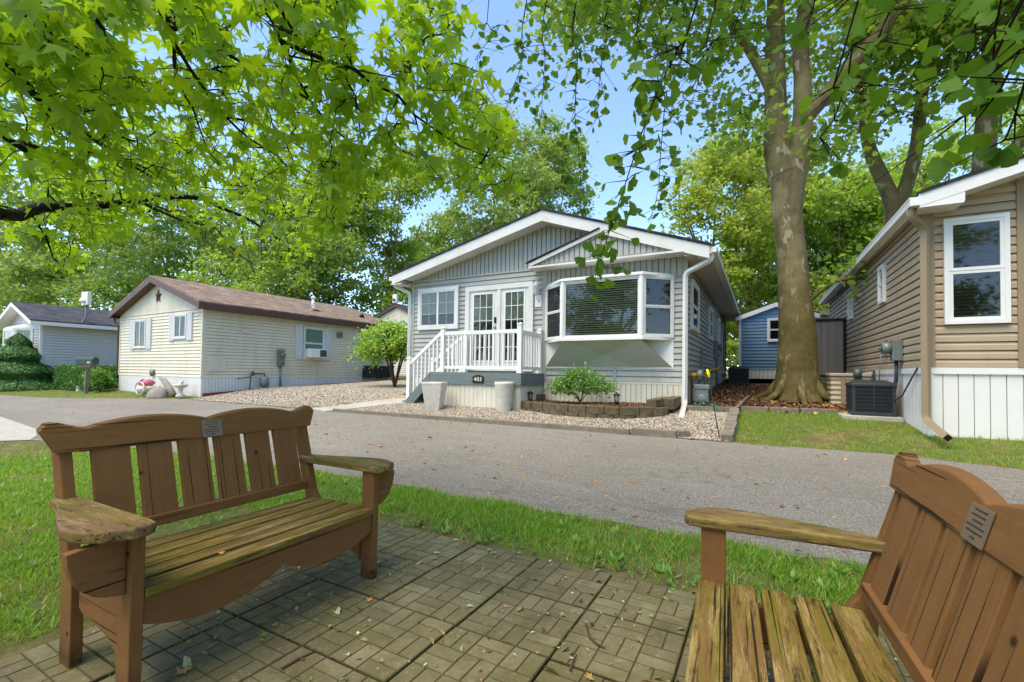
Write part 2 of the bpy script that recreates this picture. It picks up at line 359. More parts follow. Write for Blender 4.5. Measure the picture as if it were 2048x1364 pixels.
# ------------------------------------------------------------ setting: ground, road, patio, beds
RNG = np.random.default_rng(7)
NEAR = [(-60, .3), (-30, .6), (-13, 2.2), (-10.4, 2.73), (-8, 3.3), (-5.5, 3.58), (-4, 3.63), (12, 3.70), (60, 3.7)]
FAR = [(-60, 4.4), (-40, 5.0), (-25, 5.75), (-21, 6.15), (-18.5, 7.3), (-16.4, 7.92), (-11.2, 7.72), (-1.0, 7.68), (-.4, 7.68), (1.4, 7.75), (2.6, 7.42), (8, 7.3), (60, 7.2)]
def near(x): return np.interp(x, [p[0] for p in NEAR], [p[1] for p in NEAR])
def far(x): return np.interp(x, [p[0] for p in FAR], [p[1] for p in FAR])
def sheet(name, xs, ylo, yhi, m, mat, dz, jit=0):
    xs = np.asarray(xs, float); V = []; nx = len(xs)
    for i, x in enumerate(xs):
        for k in range(m + 1):
            y = ylo(x) + (yhi(x) - ylo(x)) * k / m
            if jit and k in (0, m): y += random.uniform(-jit, jit)
            V.append((x, y, zg(y) + dz))
    Fc = [(i * (m + 1) + k, (i + 1) * (m + 1) + k, (i + 1) * (m + 1) + k + 1, i * (m + 1) + k + 1) for i in range(nx - 1) for k in range(m)]
    return tag(npmesh(name, V, Fc, mat, smooth=True), kind='structure')
random.seed(3)
gx = np.concatenate([np.linspace(-600, -40, 12), np.linspace(-38, 38, 90), np.linspace(42, 600, 12)])
gy = np.concatenate([np.linspace(-400, -8, 8), np.linspace(-6, 34, 90), np.linspace(38, 700, 14)])
GV = [(x, y, zg(y) - .006) for y in gy for x in gx]; nx = len(gx)
GF = [(j * nx + i, j * nx + i + 1, (j + 1) * nx + i + 1, (j + 1) * nx + i) for j in range(len(gy) - 1) for i in range(nx - 1)]
tag(npmesh('ground', GV, GF, M['soil'], smooth=True), kind='structure')
sheet('road', np.concatenate([np.linspace(-60, -14, 40), np.linspace(-13.8, 8, 130), np.linspace(9, 60, 12)]), near, far, 12, M['asphalt'], 0, .045)
pv = [(-34, .2), (-16.2, 3.66), (-12.1, 3.26), (-10.9, 2.95), (-10.35, 2.72), (-10.6, 2.42), (-13, 1.6), (-34, -3.5)]
tag(MB().add([(x, y, zg(y) + .006) for x, y in pv], [tuple(range(len(pv)))[::-1]]).build('concrete_apron', M['concrete']), kind='structure')
# patio of moulded slabs, each scored as eight bricks
pb = MB(); SX, SY = .475, .457
for i in range(-4, 8):
    for j in range(0, 9):
        x0 = -1.25 + (i) * SX; y1 = 2.68 - j * SY
        if x0 < -2.7: x0 = -2.8 if x0 < -2.7 and i == -3 else x0
        if i == -4: continue
        dz = .012 + random.uniform(-.006, .005); tx = random.uniform(-.002, .002); ty = random.uniform(-.002, .002)
        pb.box(x0 + .004, y1 - SY + .004, -.03, x0 + SX - .004, y1 - .004, .0028 + dz, 1)
        for a in range(3):
            for c in range(3):
                for k in range(2):
                    qx, qy = SX / 3, SY / 3; g = .0015
                    if (a + c + i + j) % 2: u0, u1, v0, v1 = 0, qx, k * qy / 2, (k + 1) * qy / 2
                    else: u0, u1, v0, v1 = k * qx / 2, (k + 1) * qx / 2, 0, qy
                    u0 += a * qx; u1 += a * qx; v0 += c * qy; v1 += c * qy
                    e0 = .006 if u0 < .001 else g; e1 = .006 if u1 > SX - .001 else g; f0 = .006 if v0 < .001 else g; f1 = .006 if v1 > SY - .001 else g
                    X0, X1, Y0, Y1 = x0 + u0 + e0, x0 + u1 - e1, y1 - SY + v0 + f0, y1 - SY + v1 - f1
                    z = lambda x, y: .006 + dz + (x - x0) * tx + (y - y1) * ty + random.uniform(-.0008, .0008)
                    b = .0025
                    bt = [(X0, Y0, -.012 + dz), (X1, Y0, -.012 + dz), (X1, Y1, -.012 + dz), (X0, Y1, -.012 + dz)]
                    tp = [(X0 + b, Y0 + b), (X1 - b, Y0 + b), (X1 - b, Y1 - b), (X0 + b, Y1 - b)]
                    pb.add(bt + [(x, y, z(x, y)) for x, y in tp], [(4, 5, 6, 7), (0, 1, 5, 4), (1, 2, 6, 5), (2, 3, 7, 6), (3, 0, 4, 7)])
M['joint'] = plain('mossy_joint', '#57512f', .95, var=.4, scale=14)
tag(pb.build('patio', [M['paver'], M['joint']]), kind='structure')
def flat(name, poly, mat, dz, kind='structure'):
    return tag(MB().add([(x, y, zg(y) + dz) for x, y in poly], [tuple(range(len(poly)))]).build(name, mat), kind=kind)
def stripbed(name, x0, x1, ylo, yhi, mat, dz, n=40, m=8): return sheet(name, np.linspace(x0, x1, n), ylo, yhi, m, mat, dz)
stripbed('gravel_bed', -9.6, -.42, far, lambda x: 10.34, M['pebbase'], .004)
stripbed('gravel_drive', -16.3, -9.6, far, lambda x: 16.5, M['pebbase'], .004)
stripbed('mulch_bed', -1.44, 2.1, lambda x: 9.95 if x < -.5 else 10.35 + .12 * (x + .5), lambda x: 24., M['mulbase'], .008, 30, 20)
pth = MB(); pc = [(-9.65, 7.64, .75), (-9.3, 8.25, .7), (-8.85, 8.85, .75), (-8.4, 9.3, .95), (-8.05, 9.6, 1.1)]
L_, R_ = [], []
for i, (x, y, wd) in enumerate(pc):
    L_.append((x - wd * .55, y + .12 * wd)); R_.append((x + wd * .5, y - .14 * wd))
pth.add([(x, y, zg(y) + .03) for x, y in L_ + R_] + [(x, y, zg(y) - .02) for x, y in L_ + R_],
        [(i, 5 + i, 6 + i, i + 1) for i in range(4)] + [(5 + i, 15 + i, 16 + i, 6 + i) for i in range(4)] + [(0, 10, 15, 5)])
tag(pth.build('concrete_path', M['concrete']), kind='structure')

# loose stuff ---------------------------------------------------------------
def rock_template():
    t = [(1, 0, 0), (-1, 0, 0), (0, .8, 0), (0, -.8, 0), (0, 0, .6), (0, 0, -.6), (.6, .5, .35), (-.6, .5, .3), (.6, -.5, .3), (-.6, -.5, .35)]
    f = [(0, 2, 6), (6, 2, 4), (0, 6, 4), (2, 1, 7), (7, 1, 4), (2, 7, 4), (1, 3, 9), (9, 3, 4), (1, 9, 4), (3, 0, 8), (8, 0, 4), (3, 8, 4)]
    return np.array(t, float), f
def pebbles(name, n, xr, yr, keep, size, mat, zoff=.008, label=None):
    x = RNG.uniform(*xr, n); y = RNG.uniform(*yr, n); k = keep(x, y); x, y = x[k], y[k]; n = len(x)
    P = np.stack([x, y, zga(y) + zoff + RNG.uniform(0, size * .4, n)], 1)
    X, Y, Z = frames(np.stack([RNG.normal(0, .35, n), RNG.normal(0, .35, n), np.ones(n)], 1), RNG)
    t, f = rock_template(); V, Fc = scatter(t, f, P, X, Y, Z, size * RNG.uniform(.55, 1.25, n))
    return tag(npmesh(name, V, Fc, mat, smooth=True), label, kind='stuff')
bedarc = [(-5.0, 9.3), (-4.6, 9.02), (-3.9, 8.79), (-3.3, 8.72), (-2.8, 8.73), (-2.3, 8.82), (-1.95, 8.97), (-1.62, 9.28)]
def arcy(x): return np.interp(x, [p[0] for p in bedarc], [p[1] for p in bedarc], left=10.3, right=10.3)
def onpath(x, y):
    cx = np.interp(y, [p[1] for p in pc], [p[0] for p in pc]); return (abs(x - cx) < .42) & (y < 9.8)
pebbles('gravel', 60000, (-9.6, -.45), (7.72, 10.2), lambda x, y: (y < arcy(x)) & ~((x > -7.4) & (x < -4.75) & (y > 9.06)) & ~onpath(x, y) & ((x < -1.4) | (y < 9.95)), .0165, M['pebble'])
pebbles('driveway_gravel', 60000, (-16.0, -9.4), (7.8, 16), lambda x, y: ~onpath(x, y), .024, M['pebble'])
def chips(name, n, xr, yr, keep, size, mat, zf):
    x = RNG.uniform(*xr, n); y = RNG.uniform(*yr, n); k = keep(x, y); x, y = x[k], y[k]; n = len(x)
    P = np.stack([x, y, zf(x, y) + RNG.uniform(.002, .03, n)], 1)
    X, Y, Z = frames(np.stack([RNG.normal(0, .45, n), RNG.normal(0, .45, n), np.ones(n)], 1), RNG)
    t = np.array([(-1, -.3, 0), (1, -.25, .08), (1.1, .3, 0), (-.9, .25, .1)]); V, Fc = scatter(t, [(0, 1, 2), (0, 2, 3)], P, X, Y, Z, size * RNG.uniform(.5, 1.4, n))
    return tag(npmesh(name, V, Fc, mat), kind='stuff')
BEDZ = .52
bm = MB(); bp = [(x, y + .1) for x, y in bedarc] + [(-1.46, 10.34), (-5.0, 10.34)]
bm.prism([(x, y, .2) for x, y in bp], (0, 0, BEDZ - .2)); tag(bm.build('raised_bed', M['mulbase']), kind='structure')
chips('bed_mulch', 9000, (-5, -1.5), (8.8, 10.33), lambda x, y: y > arcy(x) + .14, .022, M['mulch'], lambda x, y: BEDZ + .02 * np.sin(x * 2))
chips('tree_mulch', 26000, (-1.44, 2.1), (9.97, 19), lambda x, y: (y > np.where(x < -.5, 9.97, 10.4 + .12 * (x + .5))), .03, M['mulch'], lambda x, y: zga(y) + .01)
# grass
def blades(name, P, size, mat, seed, lean=.62):
    rg = np.random.default_rng(seed); n = len(P)
    a = rg.uniform(0, 2 * np.pi, n); X = np.stack([np.cos(a), np.sin(a), 0 * a], 1)
    Z = norm(np.stack([rg.normal(0, lean, n), rg.normal(0, lean, n), np.ones(n)], 1)); Y = np.cross(Z, X)
    t = np.array([(-.05, 0, 0), (.05, 0, 0), (.035, .1, .55), (-.035, .1, .55), (0, .38, .95)])
    V, Fc = scatter(t, [(0, 1, 2), (0, 2, 3), (3, 2, 4)], P, X, Y, Z, size * rg.uniform(.5, 1.35, n))
    return tag(npmesh(name, V, Fc, mat), kind='stuff')
def lawn(name, n, xr, yr, keep, size, seed, patch=.55):
    rg = np.random.default_rng(seed); x = rg.uniform(*xr, n); y = rg.uniform(*yr, n)
    k = keep(x, y); x, y = x[k], y[k]
    pn = np.sin(x * 2.3 + 1.7 * np.sin(y * 1.9)) * np.sin(y * 2.7 + 1.3 * np.sin(x * 1.4)) + .5 * np.sin(x * 7.1) * np.sin(y * 6.3)
    k = rg.uniform(0, 1, len(x)) < np.clip(.85 + patch * pn, .1, 1); x, y = x[k], y[k]
    return blades(name, np.stack([x, y, zga(y) - .004], 1), size, M['grass'], seed)
ed = lambda x: near(x) - .0 + .05 * np.sin(x * 5.1) * np.sin(x * 2.2)
lawn('grass', 75000, (-3.2, 6), (2.68, 3.75), lambda x, y: (y < ed(x)) & (RNG.uniform(0, 1, len(x)) < np.clip((y - 2.66) / .5, .1, 1)), .06, 11)
lawn('near_lawn', 90000, (-8.5, -2.78), (-.5, 3.7), lambda x, y: (y < ed(x)) & ((x < -2.83) | (y > 2.7)) & ~((abs(x + 3.25) < .7) & (abs(y - 1.75) < .6) & (RNG.uniform(0, 1, len(x)) < .93)), .058, 12)
lawn('near_lawn_beyond', 40000, (-24, -8.4), (-6, 3.2), lambda x, y: y < ed(x) - .35, .09, 13)
lawn('far_lawn', 52000, (-.38, 7.5), (7.4, 11.0), lambda x, y: (y > far(x) + .0) & (y < 10.4 + .12 * (x + .5)) & ~((x > 2.1) & (y > 9.02)) & ~((x > 1.38) & (y > 9.95)), .055, 14, .5)
lawn('verge_lawn', 36000, (-34, -15.3), (5, 9.5), lambda x, y: (y > far(x)) & (y < np.where(x < -22.8, 7.4, 8.5)), .06, 15)
def weeds(name, n, xr, yr, keep, seed):
    rg = np.random.default_rng(seed); x = rg.uniform(*xr, n); y = rg.uniform(*yr, n); k = keep(x, y); x, y = x[k], y[k]; P = []; X = []; Y = []; Z = []; S = []
    for a, b in zip(x, y):
        m = rg.integers(4, 9); s = rg.uniform(.03, .075)
        for _ in range(m):
            t = rg.uniform(0, 6.28); d = np.array([math.cos(t), math.sin(t), rg.uniform(.2, 1.1)]); d /= np.linalg.norm(d)
            sx = np.array([-math.sin(t), math.cos(t), 0]); P.append((a + d[0] * .004, b + d[1] * .004, zg(b) + .004)); X.append(sx); Y.append(d); Z.append(np.cross(sx, d)); S.append(s)
    t = np.array([(0, 0, 0), (.16, .35, .04), (.2, .65, .02), (0, 1, -.1), (-.2, .65, .02), (-.16, .35, .04), (0, .5, -.04)])
    V, Fc = scatter(t, [(0, 1, 6), (1, 2, 6), (2, 3, 6), (3, 4, 6), (4, 5, 6), (5, 0, 6)], *map(np.array, (P, X, Y, Z, S)))
    return tag(npmesh(name, V, Fc, M['weed']), kind='stuff')
weeds('lawn_weeds', 850, (-8, 2.6), (-.3, 3.6), lambda x, y: (y < near(x) - .1) & ((x < -2.85) | (y > 2.7)), 21)
n = 1500; x = RNG.uniform(-2.8, 2.2, n); y = RNG.uniform(.9, 2.85, n)
P = np.stack([x, y, np.full(n, .024)], 1); X, Y, Z = frames(np.stack([RNG.normal(0, .4, n), RNG.normal(0, .4, n), np.ones(n)], 1), RNG)
V, Fc = scatter(np.array([(-1, -.35, 0), (.2, -.5, .25), (1.1, .1, 0), (-.4, .5, .2)]), [(0, 1, 2), (0, 2, 3)], P, X, Y, Z, .009 * RNG.lognormal(0, .5, n))
tag(npmesh('patio_debris', V, Fc, M['debris']), kind='stuff')
n = 420; x = RNG.uniform(-1.4, 2.1, n); y = RNG.uniform(10.2, 16, n)
P = np.stack([x, y, zga(y) + .04], 1); X, Y, Z = frames(np.stack([RNG.normal(0, .5, n), RNG.normal(0, .5, n), np.ones(n)], 1), RNG)
V, Fc = scatter(np.array([(-1, -.5, 0), (.2, -.8, .35), (1.1, .1, 0), (-.4, .8, .3)]), [(0, 1, 2), (0, 2, 3)], P, X, Y, Z, .03 * np.clip(RNG.lognormal(0, .35, n), .4, 1.6))
tag(npmesh('leaf_litter', V, Fc, M['dead']), kind='stuff')
n = 1100; x = RNG.uniform(-9, 7, n); y = RNG.uniform(3.7, 7.6, n)
P = np.stack([x, y, zga(y) + .008], 1); X, Y, Z = frames(np.stack([RNG.normal(0, .4, n), RNG.normal(0, .4, n), np.ones(n)], 1), RNG)
V, Fc = scatter(np.array([(-1, -.35, 0), (.2, -.5, .25), (1.1, .1, 0), (-.4, .5, .2)]), [(0, 1, 2), (0, 2, 3)], P, X, Y, Z, .013 * RNG.lognormal(0, .5, n))
tag(npmesh('road_debris', V, Fc, M['dead']), kind='stuff')
# moss and grass growing in the slab joints
n = 2600; ii = RNG.integers(-3, 4, n); jj = RNG.integers(0, 5, n); hz = RNG.uniform(0, 1, n) < .5
x = np.where(hz, RNG.uniform(-2.8, 1.6, n), -1.25 + ii * SX + RNG.normal(0, .006, n)); y = np.where(hz, 2.68 - jj * SY + RNG.normal(0, .006, n), RNG.uniform(.8, 2.68, n))
k = (np.sin(x * 5) * np.sin(y * 4 + x) > .1) & (x > -2.8); blades('joint_grass', np.stack([x[k], y[k], 0 * x[k] + .004], 1), .03, M['grass'], 5, .8)

# ------------------------------------------------------------ building helpers (wall frames)
class Wall:
    def __init__(s, o, u, n): s.o, s.u, s.n = Vector(o), Vector(u), Vector(n)
    def p(s, u, z, out=0): return s.o + s.u * u + s.n * out + Vector((0, 0, z))
def wbox(mb, W, u0, u1, z0, z1, o0, o1, mi=0):
    mb.hexa([W.p(u0, z0, o0), W.p(u1, z0, o0), W.p(u1, z0, o1), W.p(u0, z0, o1), W.p(u0, z1, o0), W.p(u1, z1, o0), W.p(u1, z1, o1), W.p(u0, z1, o1)], mi)
def clap(mb, W, u0, u1, z0, z1, c=.127, depth=.024, double=False, mi=0):
    n = max(1, round((z1 - z0) / c)); h = (z1 - z0) / n; vs = []; fs = []
    for i in range(n):
        a = z0 + i * h; j = len(vs); w = random.uniform(-.0015, .0015)
        if double:     # dutch lap: flat face with a cove above
            pr = [(a, -.016), (a, depth), (a + h * .58, depth), (a + h * .72, depth * .4), (a + h - .016, depth * .3), (a + h - .014, -.016), (a + h, -.016)]
        else: pr = [(a, -.016), (a, depth + w), (a + h * .06, depth + w), (a + h - .017, .003), (a + h - .015, -.016), (a + h, -.016)]
        for z, o in pr: vs += [W.p(u0, z, o), W.p(u1, z, o)]
        for k in range(len(pr) - 1): fs.append((j + 2 * k, j + 2 * k + 1, j + 2 * k + 3, j + 2 * k + 2))
    mb.add(vs, fs, mi)
def boards(mb, W, u0, u1, zb, zt, pitch=.13, g=.014, o=.014, mi=0):
    n = max(1, round((u1 - u0) / pitch)); p = (u1 - u0) / n
    zb = zb if callable(zb) else (lambda u, c=zb: c); zt = zt if callable(zt) else (lambda u, c=zt: c)
    for i in range(n):
        a, b = u0 + i * p + g / 2, u0 + (i + 1) * p - g / 2
        q = [(a, zb(a), zt(a)), (b, zb(b), zt(b))]
        if max(q[0][2] - q[0][1], q[1][2] - q[1][1]) < .01: continue
        (a, za0, za1), (b, zb0, zb1) = q; za1 = max(za1, za0 + .001); zb1 = max(zb1, zb0 + .001)
        s = min(.006, g / 2); v = []
        for oo, e in ((0, 0), (o, s)):
            v += [W.p(a + e, za0, oo), W.p(b - e, zb0, oo), W.p(b - e, zb1, oo), W.p(a + e, za1, oo)]
        mb.add(v, [(4, 5, 6, 7), (0, 1, 5, 4), (1, 2, 6, 5), (2, 3, 7, 6), (3, 0, 4, 7)], mi)
def backwall(mb, W, u0, u1, zb, zt, mi=0, t=.12):
    zt = zt if callable(zt) else (lambda u, c=zt: c); m = (u0 + u1) / 2
    us = [u0, m, u1]
    mb.prism([W.p(u0, zb, -.02), W.p(u1, zb, -.02)] + [W.p(u, zt(u), -.02) for u in reversed(us)], W.n * -t, mi)
def ring(mb, W, u0, u1, z0, z1, t, o0, o1, mi=0, tb=None):
    tb = tb or t
    wbox(mb, W, u0, u1, z1 - t, z1, o0, o1, mi); wbox(mb, W, u0, u1, z0, z0 + tb, o0, o1, mi)
    wbox(mb, W, u0, u0 + t, z0 + tb, z1 - t, o0, o1 - .001, mi); wbox(mb, W, u1 - t, u1, z0 + tb, z1 - t, o0, o1 - .001, mi)
def window(par, W, u0, u1, z0, z1, trim=.09, split='v', cols=0, rows=0, cover=None, sash=.035, name='window', world=True, base=.03, fm=None, cov=(1, 0), wob=0):
    fm = fm or M['white']; f = MB()
    ring(f, W, u0, u1, z0, z1, trim, .0, base + .045)
    a, b, c, d = u0 + trim, u1 - trim, z0 + trim, z1 - trim
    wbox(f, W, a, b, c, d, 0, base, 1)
    sp = [(a, b, c, d)]
    if split == 'v': m = (a + b) / 2; sp = [(a, m, c, d), (m, b, c, d)]
    if split == 'h': m = (c + d) / 2; sp = [(a, b, c, m), (a, b, m, d)]
    panes = MB()
    for i, (p, q, r, s) in enumerate(sp):
        e = .006 * i; ring(f, W, p, q, r, s, sash, base, base + .03 + e)
        for k in range(1, cols):
            u = p + sash + (q - p - 2 * sash) * k / cols; wbox(f, W, u - .0045, u + .0045, r + sash, s - sash, base + .017, base + .026)
        for k in range(1, rows):
            z = r + sash + (s - r - 2 * sash) * k / rows; wbox(f, W, p + sash, q - sash, z - .0045, z + .0045, base + .0175, base + .0255)
        panes.add([W.p(p + sash, r + sash, base + .016 + e), W.p(q - sash, r + sash, base + .016 + e), W.p(q - sash, s - sash, base + .016 + e), W.p(p + sash, s - sash, base + .016 + e)], [(0, 1, 2, 3)])
    o = f.build(name, [fm, M['dark']], par, world); panes.build('pane', M['glass'], o, world)
    if cover:
        kind, mat = cover; cb = MB(); z0c, z1c = c + (d - c) * cov[1], c + (d - c) * cov[0] if cov[0] < 1 else d
        if kind == 'blind':
            pt = .05; nn = int((d - c) / pt)
            for k in range(nn):
                z = c + .01 + k * pt; cb.add([W.p(a, z, base + .002), W.p(b, z, base + .002), W.p(b, z + .02, base + .012), W.p(a, z + .02, base + .012)], [(0, 1, 2, 3)])
            cb.build('blind', mat, o, world)
        else:
            k = 24; z0c = c + (d - c) * cov[1]; vs = []
            for i in range(k + 1):
                u = a + (b - a) * i / k; oo = base + .006 + (.005 * math.sin(i * 2.4) if kind == 'curtain' else 0); vs += [W.p(u, z0c, oo), W.p(u, d, oo)]
            cb.add(vs, [(2 * i, 2 * i + 2, 2 * i + 3, 2 * i + 1) for i in range(k)]); cb.build('curtain' if kind == 'curtain' else 'shade', mat, o, world)
    return o
def roofslab(mb, poly, th, mi=0): mb.prism([Vector(p) + Vector((0, 0, th)) for p in poly], (0, 0, -th), mi)

# ------------------------------------------------------------ grey house 403
AX0, AX1, AY0, AY1 = -9.02, -1.446, 10.33, 22.9
house = root('mobile_home', 'grey sided house with gabled front, bay window and white French doors', 'house', ((AX0 + AX1) / 2, AY0, .35))
FW = Wall((0, AY0, 0), (1, 0, 0), (0, -1, 0)); RW = Wall((AX1, 0, 0), (0, 1, 0), (1, 0, 0)); LW = Wall((AX0, 0, 0), (0, 1, 0), (-1, 0, 0))
PK, PKZ, LE, LEZ, RE, REZ = -4.67, 5.14, -9.47, 3.98, -.93, 3.82     # ridge and eave edges of the roof top
def rtop(x): return PKZ + (LEZ - PKZ) * (PK - x) / (PK - LE) if x < PK else PKZ + (REZ - PKZ) * (x - PK) / (RE - PK)
TR = 3.80
b = MB()
clap(b, FW, AX0, -4.80, 1.04, TR); clap(b, FW, -4.72, AX1, 1.03, 3.34); clap(b, RW, AY0, AY1, 1.05, TR + .02); clap(b, LW, AY0, AY1, 1.05, TR)
backwall(b, FW, AX0, AX1, .3, 3.85); b.prism([(AX0, AY0 + .02, 3.85), (AX1, AY0 + .02, 3.85), (AX1, AY0 + .02, rtop(AX1) - .1), (PK, AY0 + .02, PKZ - .1), (AX0, AY0 + .02, rtop(AX0) - .1)], (0, .12, 0))
backwall(b, RW, AY0, AY1, .3, 3.85); backwall(b, LW, AY0, AY1, .3, 3.85); wbox(b, Wall((0, AY1, 0), (1, 0, 0), (0, 1, 0)), AX0, AX1, .3, 3.85, -.1, 0)
for u in (AX0, AX1): b.box(u - .05, AY0 - .028, 1.03, u + .05, AY0 + .05, 3.84)
b.box(-4.82, AY0 - .03, 1.03, -4.70, AY0, 3.76); b.box(-3.0, AY0 - .03, 1.03, -2.94, AY0, 1.34)
b.build('siding', M['gray_sid'], house)
b = MB(); boards(b, FW, AX0, -1.5, TR + .05, lambda u: rtop(u) - .14, .13)
boards(b, FW, -4.72, AX1 - .05, 3.36, 3.82, .13)
b.build('gable_boards', M['gray_vert'], house)
b = MB(); wbox(b, FW, AX0, AX1, TR, TR + .05, 0, .03); wbox(b, FW, -4.72, AX1 - .05, 3.33, 3.365, 0, .028); b.build('trim_band', M['gray_sid'], house)
b = MB(); boards(b, Wall((0, AY0, 0), (1, 0, 0), (0, -1, 0)), AX0 + .02, AX1 - .01, .25, 1.035, .115, .006, .01)
boards(b, Wall((AX1, 0, 0), (0, 1, 0), (1, 0, 0)), AY0 + .03, AY1, .3, 1.04, .115, .012, .012)
boards(b, Wall((AX0, 0, 0), (0, 1, 0), (-1, 0, 0)), AY0, AY1, .3, 1.04, .115, .012, .012)
wbox(b, FW, -4.7, AX1, .985, 1.03, -.01, .018); b.build('skirting', M['skirtc'], house)
RY0 = 9.88; RY1 = 23.2
b = MB()
roofslab(b, [(LE - .03, RY0 - .03, LEZ), (PK, RY0 - .03, PKZ), (PK, RY1, PKZ), (LE - .03, RY1, LEZ)], .045); roofslab(b, [(PK, RY0 - .03, PKZ), (RE + .03, RY0 - .03, REZ), (RE + .03, RY1, REZ), (PK, RY1, PKZ)], .045)
roof = b.build('roof', M['sh_black'], house)
b = MB(); FD = .26
for xa, za, xb, zb in ((LE, LEZ, PK, PKZ), (PK, PKZ, RE, REZ)):
    b.prism([(xa, RY0, za - .005), (xb, RY0, zb - .005), (xb, RY0, zb - FD), (xa, RY0, za - FD)], (0, .03, 0))
    b.prism([(xa, RY0 + .031, za - FD + .02), (xb, RY0 + .031, zb - FD + .02), (xb, RY0 + .031, zb - FD + .035), (xa, RY0 + .031, za - FD + .035)], (0, AY0 - RY0 - .031, 0))
b.box(LE - .02, RY0 + .003, LEZ - .27, LE + .36, AY0 - .03, LEZ - .245)
b.box(RE - .0, RY0 + .03, REZ - .16, RE + .03, RY1, REZ - .01); b.box(LE - .03, RY0 + .03, LEZ - .2, LE, RY1, LEZ - .01)
b.build('fascia', M['white'], house)
b = MB(); b.box(AX1 + .025, RY0 + .034, REZ - .15, RE, RY1, REZ - .135); b.build('soffit', M['soffit'], house); b = MB(); b.box(LE, RY0 + .034, LEZ - .22, AX0 - .03, RY1, LEZ - .2); b.build('soffit', M['soffit'], house)
for x, z in ((RE + .03, REZ - .14), (LE - .13, LEZ - .14)):
    b = MB(); b.box(x, RY0 + .02, z, x + .1, RY1, z + .012); b.box(x, RY0 + .02, z + .012, x + .008, RY1, z + .11); b.box(x + .092, RY0 + .02, z + .012, x + .1, RY1, z + .115); b.box(x + .008, RY0 + .02, z + .012, x + .092, RY0 + .028, z + .11)
    b.build('gutter', M['white'], house)
def downspout(pts, mat, par, wd=.075, world=True, end=None):
    b = MB(); pts = [Vector(p) for p in pts]; sm = [pts[0]]
    for i in range(1, len(pts) - 1):
        p, a, c = pts[i], pts[i - 1], pts[i + 1]; r = min(.09, (p - a).length * .45, (c - p).length * .45); s, e = p + (a - p).normalized() * r, p + (c - p).normalized() * r
        for t in (0, .33, .66, 1): sm.append((1 - t) ** 2 * s + 2 * t * (1 - t) * p + t * t * e)
    sm.append(pts[-1]); b.tube(sm, wd * .7, 4, sm=False, rot=math.pi / 4)
    o = b.build('downspout', mat, par, world)
    if end: b = MB(); d = (pts[-1] - pts[-2]).normalized(); b.tube([pts[-1] - d * .05, pts[-1] + d * .003], wd * .6, 4, sm=False, rot=math.pi / 4); b.build('painted_mouth_shade', end, o, world)  # black plug paints the shade inside the open spout mouth
    return o
downspout([(RE + .03, RY0 + .12, REZ - .14), (RE + .02, RY0 + .12, REZ - .27), (AX1 + .02, AY0 - .17, 3.36), (AX1 + .02, AY0 - .17, .62), (AX1 + .1, AY0 - 1.25, .36)], M['white2'], house, .075, end=M['black'])
downspout([(LE - .08, RY0 + .2, LEZ - .14), (LE - .08, RY0 + .2, LEZ - .27), (AX0 - .1, AY0 - .06, 3.5), (AX0 - .1, AY0 - .06, .6)], M['white2'], house, .075)
# small second gable over the bay
G2 = 9.96; gl_, gp, gr = -4.97, -3.22, -1.42; gb = 3.80
b = MB(); gt = lambda u: gb + .08 + (4.45 - gb - .08) * ((u - gl_) / (gp - gl_) if u < gp else (gr - u) / (gr - gp))
GW = Wall((0, G2, 0), (1, 0, 0), (0, -1, 0))
boards(b, GW, gl_ + .1, gr, gb + .03, lambda u: gt(u) - .03, .13); b.prism([(gl_, G2 + .02, gb), (gr, G2 + .02, gb), (gr, G2 + .02, gb + .08), (gp, G2 + .02, 4.42), (gl_, G2 + .02, gb + .08)], (0, .3, 0))
b.build('bay_gable', M['gray_vert'], house)
b = MB(); b.prism([(gl_ - .06, G2 - .09, gb + .06), (gp, G2 - .09, 4.47), (gp, G2 - .09, 4.39), (gl_ + .02, G2 - .09, gb + .0)], (0, .06, 0))
b.box(gl_ - .05, G2 - .09, gb - .05, gr, AY0 - .03, gb - .005); b.build('bay_gable_trim', M['white'], house)
b = MB(); roofslab(b, [(gl_ - .1, G2 - .12, gb + .07), (gp, G2 - .12, 4.475), (gp, AY0, 4.475), (gl_ - .1, AY0, gb + .07)], .03); b.build('bay_gable_roof', M['sh_black'], house)
